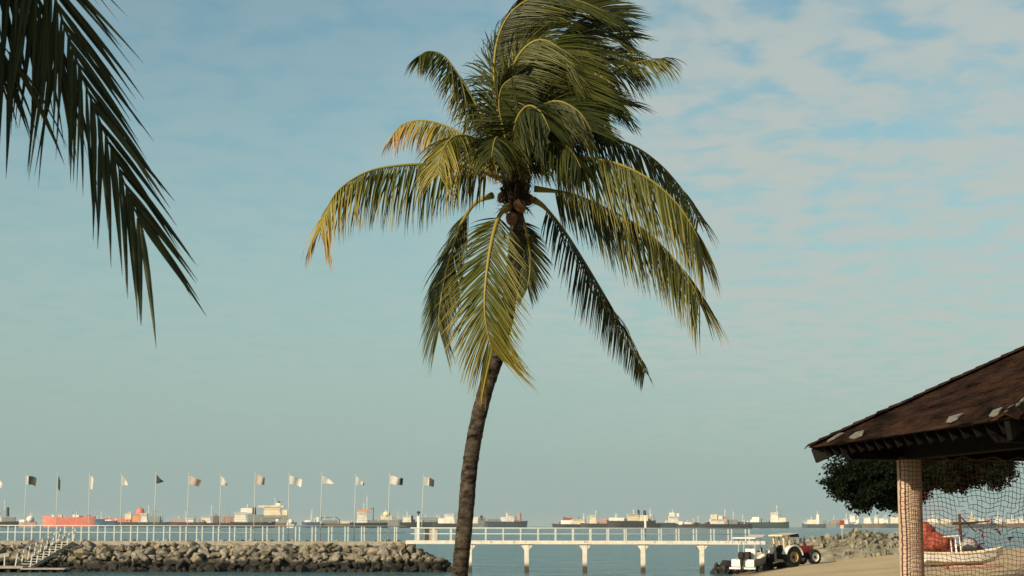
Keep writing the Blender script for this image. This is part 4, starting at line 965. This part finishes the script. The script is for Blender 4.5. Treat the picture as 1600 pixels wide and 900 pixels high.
# ------------------------------------------------------------------ anchored ships
def ship(label, D, hull, parts, cat='ship', yaw=None):
    x0, x1, yt, hc, bow = hull; D *= 1.7
    k = D/FPX; cxp = (x0+x1)/2; c = P(cxp, 822, D); root = empty('anchored_ship', (c.x, D, 0), 0)
    tag(root, label, cat, 'ships anchored along the horizon')
    yaw = yaw if yaw is not None else rnd.uniform(-.22, .22)
    root.rotation_euler[2] = yaw
    ln = (x1-x0)*k; hl = ln/2; bmw = max(5.0, min(20, .17*ln)); hb_ = bmw/2
    Z = lambda py: P(cxp, py, D).z
    X = lambda px: (px-cxp)*k
    zt = max(1.2, Z(yt)); s = 1 if bow == 'R' else -1
    n = 14; vs_ = []
    for i in range(n+1):
        u = i/n; x = -hl + ln*u; f = u if s > 0 else 1-u        # f: 0 stern .. 1 bow
        w_ = hb_*(min(1, .78 + f*2.2) if f < .1 else (1 if f < .72 else max(.03, 1-((f-.72)/.28)**1.8)))
        sheer = zt*(.14*max(0, (f-.70)/.30)**1.5 + .10*max(0, (.12-f)/.12)); rake = s*ln*.025*max(0, (f-.8)/.2)
        z1 = zt + sheer
        vs_ += [(x+rake*1.0, -w_, z1), (x+rake*.4, -w_*.94, zt*.45), (x, -w_*.8, -2.0), (x, w_*.8, -2.0), (x+rake*.4, w_*.94, zt*.45), (x+rake, w_, z1)]
    fs = [(i*6+a, (i+1)*6+a, (i+1)*6+a+1, i*6+a+1) for i in range(n) for a in range(5)] + [((i+1)*6, i*6, i*6+5, (i+1)*6+5) for i in range(n)] + [(0,1,2,3,4,5), tuple(n*6+a for a in (5,4,3,2,1,0))]
    hm = MB(); hm.add(vs_, fs); ho = hm.build('hull', M['ship_'+hc], root)
    bt_ = MB(); bt_.add([(v[0]*1.001, v[1]*1.004, max(-1.0, min(.32*zt, v[2]))) for v in vs_], [f for f in fs[:n*5]]); 
    cr_ = random.Random(int(x0*13+D)); gear = []
    for q_ in range(max(3, int((x1-x0)/7))):                       # winches, vents, lockers, light masts
        gx_ = x0 + (x1-x0)*cr_.uniform(.1, .9); gw = cr_.uniform(1, 4.5); gh = cr_.uniform(1, 4.5)
        gear.append(('b', gx_, gx_+gw, yt-gh, yt+1, cr_.choice(('white', 'cream', 'grey', 'brown', 'pink', 'white', 'grey', hc))))
    for q_ in range(max(2, int((x1-x0)/22))):
        gx_ = x0 + (x1-x0)*cr_.uniform(.08, .92); gear.append(('m', gx_, yt-cr_.uniform(5, 14), yt, cr_.choice(('white', 'grey', 'cream'))))
    for p in list(parts) + gear:
        t = p[0]
        if t in 'bhk':
            _, a, b_, y0, y1, col_ = p; xa, xb, za, zb = X(a), X(b_), Z(y1), Z(y0); za = min(za, zt*1.0) if y1 >= yt-2 else za
            dep = hb_*(.86 if p in parts else cr_.uniform(.3, .7))
            if t == 'b':
                mb = MB(); mb.box((xa, -dep, za), (xb, dep, zb)); mb.build('deckhouse', M['ship_'+col_], root, bevel=.25)
            elif t == 'k':
                m_ = max(2, int((b_-a)/5)); 
                for q_ in range(m_):
                    u0 = xa+(xb-xa)*q_/m_; u1 = xa+(xb-xa)*(q_+.92)/m_; zz2 = za+(zb-za)*rnd.uniform(.8, 1.0)
                    MB().box((u0, -dep*rnd.uniform(.85, 1), za), (u1, dep, zz2)).build('cargo_block', M['ship_'+col_], root)
            else:
                H_ = zb-za; nt_ = max(2, min(5, int(H_/3.0))); par = None
                for q_ in range(nt_):
                    f0, f1 = q_/nt_, (q_+1)/nt_; ins = (xb-xa)*.045*q_ if q_ < nt_-1 else (xb-xa)*.02*q_
                    d2 = dep*(1-.05*q_) if q_ < nt_-1 else dep*1.08
                    mb = MB(); mb.box((xa+ins*.4, -d2, za+H_*f0), (xb-ins, d2, za+H_*f1-.25)); mb.box((xa+ins*.4-.35, -d2-.35, za+H_*f1-.25), (xb-ins+.35, d2+.35, za+H_*f1))
                    o_ = mb.build('deckhouse', M['ship_'+col_], root)
                    wn = MB(); cw = max(3, int((xb-xa)/2.2)); hh = .42 if q_ < nt_-1 else .75
                    for r_ in range(cw):
                        u0 = xa+ins*.4+.5 + (xb-xa-ins*1.4-1.0)*(r_+.18)/cw; u1 = xa+ins*.4+.5 + (xb-xa-ins*1.4-1.0)*(r_+(.55 if q_ < nt_-1 else .9))/cw
                        zc = za + H_*(f0+f1)/2
                        wn.box((u0, -d2-.04, zc-hh), (u1, -d2+.05, zc+hh))
                    tag(wn.build('window_row', M['ship_pane'], o_), kind='stuff')
        elif t == 'm':
            _, a, y0, y1 = p[:4]; col_ = p[4] if len(p) > 4 else 'white'; r_ = max(.28, .5*k)
            mb = MB(); h0, h1 = Z(y1)-1, Z(y0); mb.tube([(X(a), 0, h0), (X(a), 0, h1)], [r_, r_*.55], 8)
            mb.box((X(a)-1.6, -.25, h0+(h1-h0)*.72), (X(a)+1.6, .25, h0+(h1-h0)*.72+.35)); mb.box((X(a)-.25, -2.2, h0+(h1-h0)*.6), (X(a)+.25, 2.2, h0+(h1-h0)*.6+.35)); mb.build('mast', M['ship_'+col_], root)
        elif t == 'f':
            _, a, b_, y0, y1, col_ = p; r_ = (X(b_)-X(a))/2; xm = (X(a)+X(b_))/2
            mb = MB(); mb.tube([(xm, 0, Z(y1)-1), (xm-.15*r_, 0, Z(y0))], [r_, r_*.85], 12); mb.tube([(xm-.15*r_, 0, Z(y0)), (xm-.15*r_, 0, Z(y0)+.8)], [r_*.55, r_*.5], 10); mb.build('funnel', M['ship_'+col_], root)
        elif t == 'c':
            _, a, y0, y1, b_, y2, col_ = p
            mb = MB(); r_ = max(.45, .7*k); mb.tube([(X(a), 0, Z(y1)-1), (X(a), 0, Z(y0))], [r_, r_*.7], 8); mb.tube([(X(a), 0, Z(y0)-1.5), (X(b_), 0, Z(y2))], [r_*.6, r_*.35], 6); mb.tube([(X(a), 0, Z(y0)), (X(b_), 0, Z(y2))], [.15, .15], 5)
            mb.build('deck_crane', M['ship_'+col_], root)
        elif t == 't':
            _, a, b_, y0, y1, col_ = p; rx = (X(b_)-X(a))/2; rz = (Z(y0)-Z(y1))/2; mb = MB()
            mt = Matrix.Translation(((X(a)+X(b_))/2, 0, (Z(y0)+Z(y1))/2)) @ Matrix.Diagonal((rx, rx, rz, 1)) @ Matrix.Rotation(R(90), 4, 'X')
            mb.lathe([(math.sin(math.pi*q_/10)+.001, -math.cos(math.pi*q_/10)) for q_ in range(11)], 16, mt); mb.build('tank_dome', M['ship_'+col_], root, smooth=True)
    return root
SH = [
 ('dark hulled tug with pale deck and black funnel at the left edge', 1750, (-45,27,815,'black','L'), [('h',-30,3,796,815,'white'),('b',2,22,808,815,'grey'),('m',5,780,798),('f',8,13,793,806,'black'),('b',-42,-30,808,815,'grey')]),
 ('small pale launch with a round white cabin left of the coral red ship', 1800, (28,57,816,'pink','L'), [('t',41,53,806,817,'white'),('b',30,40,812,816,'white'),('m',47,801,808)]),
 ('long coral red hull with a white deckhouse and slim mast', 2000, (69,147,808,'coral','L'), [('b',114,123,806,818,'white'),('m',119,798,808),('k',127,145,807,810,'coral'),('b',123,128,806,812,'brown')]),
 ('small blue bowed workboat in front of the coral deck cargo', 1700, (148,182,814,'blue','L'), [('b',150,163,811,815,'blue'),('m',158,798,812),('b',164,174,812,815,'white')]),
 ('dark teal freighter with cream cranes and a coral dome on deck', 2050, (162,268,816,'teal','L'), [('k',164,205,809,816,'coral'),('c',203,799,812,193,806,'cream'),('b',196,206,803,812,'cream'),('t',212,225,793,808,'coral'),('b',207,220,806,816,'orange'),('h',219,231,802,817,'white'),('c',238,798,816,250,800,'grey'),('m',231,789,803),('b',233,250,807,816,'grey'),('m',253,803,816,'grey')]),
 ('low black barge with pink deck cargo and small white cabin', 1850, (266,322,816,'black','L'), [('b',268,291,811,816,'pink'),('h',291,303,810,816,'white'),('m',290,798,811),('m',305,804,816,'grey'),('b',310,320,813,816,'pink')]),
 ('black hulled coaster with white house and brown deck gear', 1950, (312,374,817,'black','R'), [('h',315,330,806,817,'white'),('c',338,803,817,333,803,'brown'),('b',333,342,806,817,'brown'),('m',330,789,807),('k',346,366,806,817,'pink'),('m',357,796,806,'grey')]),
 ('ship with flared white trapezoid bridge and black square funnel', 1720, (360,428,816,'black','R'), [('h',366,386,800,817,'white'),('b',376,394,794,802,'white'),('f',394,400,793,805,'black'),('b',387,411,804,817,'grey'),('m',386,787,796),('k',408,424,810,817,'grey')]),
 ('largest anchored ship with a towering cream bridge and wide wings', 1900, (396,462,817,'brown','R'), [('h',411,441,791,812,'cream'),('b',403,443,790,793,'cream'),('b',410,450,805,818,'grey'),('t',428,439,808,818,'white'),('m',429,777,791),('f',433,438,784,792,'black'),('b',431,438,786,791,'white'),('b',441,449,797,806,'cream')]),
 ('tiny round white boat right of the largest cream bridge', 1650, (448,461,818,'white','R'), [('t',449,459,811,820,'white')], 'boat'),
 ('low blue boat with a thin white mast and white cabin', 1680, (472,499,816,'blue','L'), [('b',494,498,808,817,'white'),('m',487,795,816),('b',476,486,813,816,'white')], 'boat'),
 ('low beige barge carrying a long dark pipe frame', 1950, (492,556,818,'brown','R'), [('b',503,527,813,818,'grey'),('c',502,808,818,527,808,'black'),('c',530,811,818,524,808,'black'),('b',532,546,814,818,'cream')]),
 ('ship with tall white block bridge, orange top and tall white mast', 1700, (548,606,817,'black','R'), [('h',558,574,800,819,'white'),('b',560,577,796,801,'orange'),('m',573,774,797),('m',568,785,797),('c',583,793,817,579,796,'black'),('b',575,600,813,817,'grey')]),
 ('grey hulled ship with a cream domed deckhouse', 2200, (586,632,812,'grey','R'), [('h',594,613,803,812,'cream'),('t',598,610,799,808,'cream'),('b',612,627,811,813,'pink'),('m',602,796,803)]),
 ('short black hulled tug with a white wheelhouse', 1750, (624,653,816,'black','R'), [('h',629,642,806,816,'white'),('m',636,799,806),('f',642,646,806,816,'black')]),
 ('dark barge with grey deck pipes just left of the palm trunk', 2000, (652,694,816,'black','R'), [('b',655,688,809,811,'grey'),('b',662,690,812,816,'grey'),('m',665,803,812),('m',683,804,812)]),
 ('white superstructure ship partly hidden by the palm trunk', 1850, (676,736,818,'black','R'), [('h',694,711,803,819,'white'),('b',685,695,810,818,'white'),('m',712,798,806,'grey'),('b',712,730,810,818,'grey')]),
 ('small grey tug with white block directly right of the palm trunk', 1700, (733,762,818,'grey','R'), [('b',736,747,808,818,'white'),('b',748,758,809,818,'grey'),('f',750,755,806,812,'black'),('m',752,803,812,'grey')]),
 ('slate blue hulled ship with white bridge and pink funnel, bow right', 2100, (756,823,815,'navy','R'), [('h',791,803,803,815,'white'),('b',783,792,808,815,'white'),('f',809,815,802,815,'pink'),('m',792,799,806),('m',776,806,815,'grey'),('b',762,780,811,815,'grey')], 'ship', .15),
 ('low black barge with faded red cranes on deck', 2000, (864,934,819,'black','L'), [('b',877,896,813,819,'white'),('k',880,895,808,814,'red'),('h',893,915,811,819,'cream'),('c',903,808,816,909,810,'brown'),('m',912,801,812)]),
 ('black ship with cream rounded bridge left of the red bottomed bow', 1850, (908,955,818,'black','L'), [('h',921,933,805,820,'cream'),('m',931,797,806),('b',936,950,810,818,'pink'),('m',937,799,810,'grey')]),
 ('black tanker with high bow and rusty red underside', 1750, (950,1024,814,'black','L'), [('h',980,999,803,815,'cream'),('f',996,1000,797,804,'black'),('f',1005,1010,798,806,'black'),('b',999,1012,805,816,'cream'),('b',952,975,809,813,'white'),('k',968,980,810,814,'brown'),('m',964,802,812),('m',990,795,804)]),
 ('cream bridged coaster behind the white marker post on the pier', 1950, (996,1032,819,'black','R'), [('h',1005,1018,806,820,'cream'),('m',1016,794,806),('c',1021,806,818,1026,812,'grey')]),
 ('teal hulled ship with a stepped white bridge near mid right', 2300, (1016,1064,817,'teal','R'), [('h',1044,1061,807,818,'white'),('b',1046,1054,801,808,'white'),('b',1057,1061,802,808,'white'),('m',1051,796,802)]),
 ('small tug with white cabin and black deck gear', 1750, (1058,1098,819,'black','L'), [('b',1061,1067,815,820,'white'),('b',1070,1081,816,820,'cream'),('t',1083,1094,816,822,'black'),('m',1091,806,818)]),
 ('ship with crowded white superstructure and twin masts', 1700, (1092,1174,819,'black','L'), [('h',1109,1136,811,820,'white'),('b',1111,1120,804,812,'cream'),('b',1122,1128,806,812,'white'),('b',1131,1136,807,821,'pink'),('m',1133,795,808),('m',1146,798,814),('b',1138,1152,812,819,'grey'),('c',1118,806,812,1109,810,'grey')]),
 ('long dark green ship with square white bridge at its stern', 2050, (1150,1232,816,'green','L'), [('h',1204,1217,801,816,'white'),('m',1214,789,802),('b',1176,1187,808,816,'white'),('m',1180,800,808,'grey'),('b',1217,1228,809,815,'cream'),('c',1190,810,816,1198,812,'grey'),('m',1220,796,812,'grey')], 'ship', -.2),
 ('small supply boat with a tall pale tower, alone on open water', 2300, (1254,1290,819,'navy','L'), [('b',1262,1276,812,819,'cream'),('b',1276,1280,804,820,'white'),('m',1278,798,806),('m',1268,806,814)]),
 ('faint grey ship right of the supply boat', 3600, (1282,1312,818,'grey','R'), [('b',1300,1308,812,818,'pink'),('m',1303,806,814),('b',1286,1292,813,818,'grey')]),
 ('white bridged ship below the left end of the tree crown', 2700, (1316,1352,819,'navy','L'), [('h',1318,1326,811,819,'white'),('h',1328,1337,804,816,'white'),('m',1323,801,811),('t',1337,1344,812,820,'white'),('m',1342,806,815)]),
 ('pale white ship with several bright blocks under the tree crown', 2600, (1348,1384,818,'brown','R'), [('h',1350,1362,808,818,'white'),('h',1366,1372,807,818,'white'),('t',1352,1357,816,822,'white'),('b',1374,1380,810,818,'white'),('m',1369,802,808)]),
 ('white ship just left of the cream shelter column', 2750, (1378,1416,818,'navy','R'), [('h',1382,1388,810,818,'white'),('b',1392,1405,808,818,'cream'),('m',1385,803,811)]),
 ('white bridged ship seen low through the net beside the column', 2600, (1432,1500,818,'grey','L'), [('h',1450,1466,808,818,'white'),('b',1470,1484,811,818,'cream'),('m',1458,800,809)]),
 ('cream and white ship seen through the middle of the net', 2500, (1504,1556,818,'navy','R'), [('h',1514,1524,806,818,'cream'),('h',1530,1538,809,818,'white'),('b',1540,1548,811,818,'pink'),('m',1519,799,807)]),
 ('white ship seen through the net near the right edge', 2650, (1552,1612,818,'brown','R'), [('h',1556,1566,808,818,'white'),('b',1572,1590,811,818,'cream'),('m',1560,801,809),('h',1592,1602,808,818,'white')]),
]
for s_ in SH: ship(*s_)

# ------------------------------------------------------------------ sea haze
hz = MB(); hz.box((-21000, -21000, -4), (21000, 21000, 60))
hm = bpy.data.materials.new('sea_haze'); hm.use_nodes = True; t = hm.node_tree; t.nodes.clear()
pv = t.nodes.new('ShaderNodeVolumePrincipled'); pv.inputs['Color'].default_value = (0.86, 0.93, 0.92, 1); pv.inputs['Density'].default_value = 0.00004
pv.inputs['Anisotropy'].default_value = 0.2
mo_ = t.nodes.new('ShaderNodeOutputMaterial'); t.links.new(pv.outputs[0], mo_.inputs['Volume'])
tag(hz.build('haze', hm), kind='stuff')
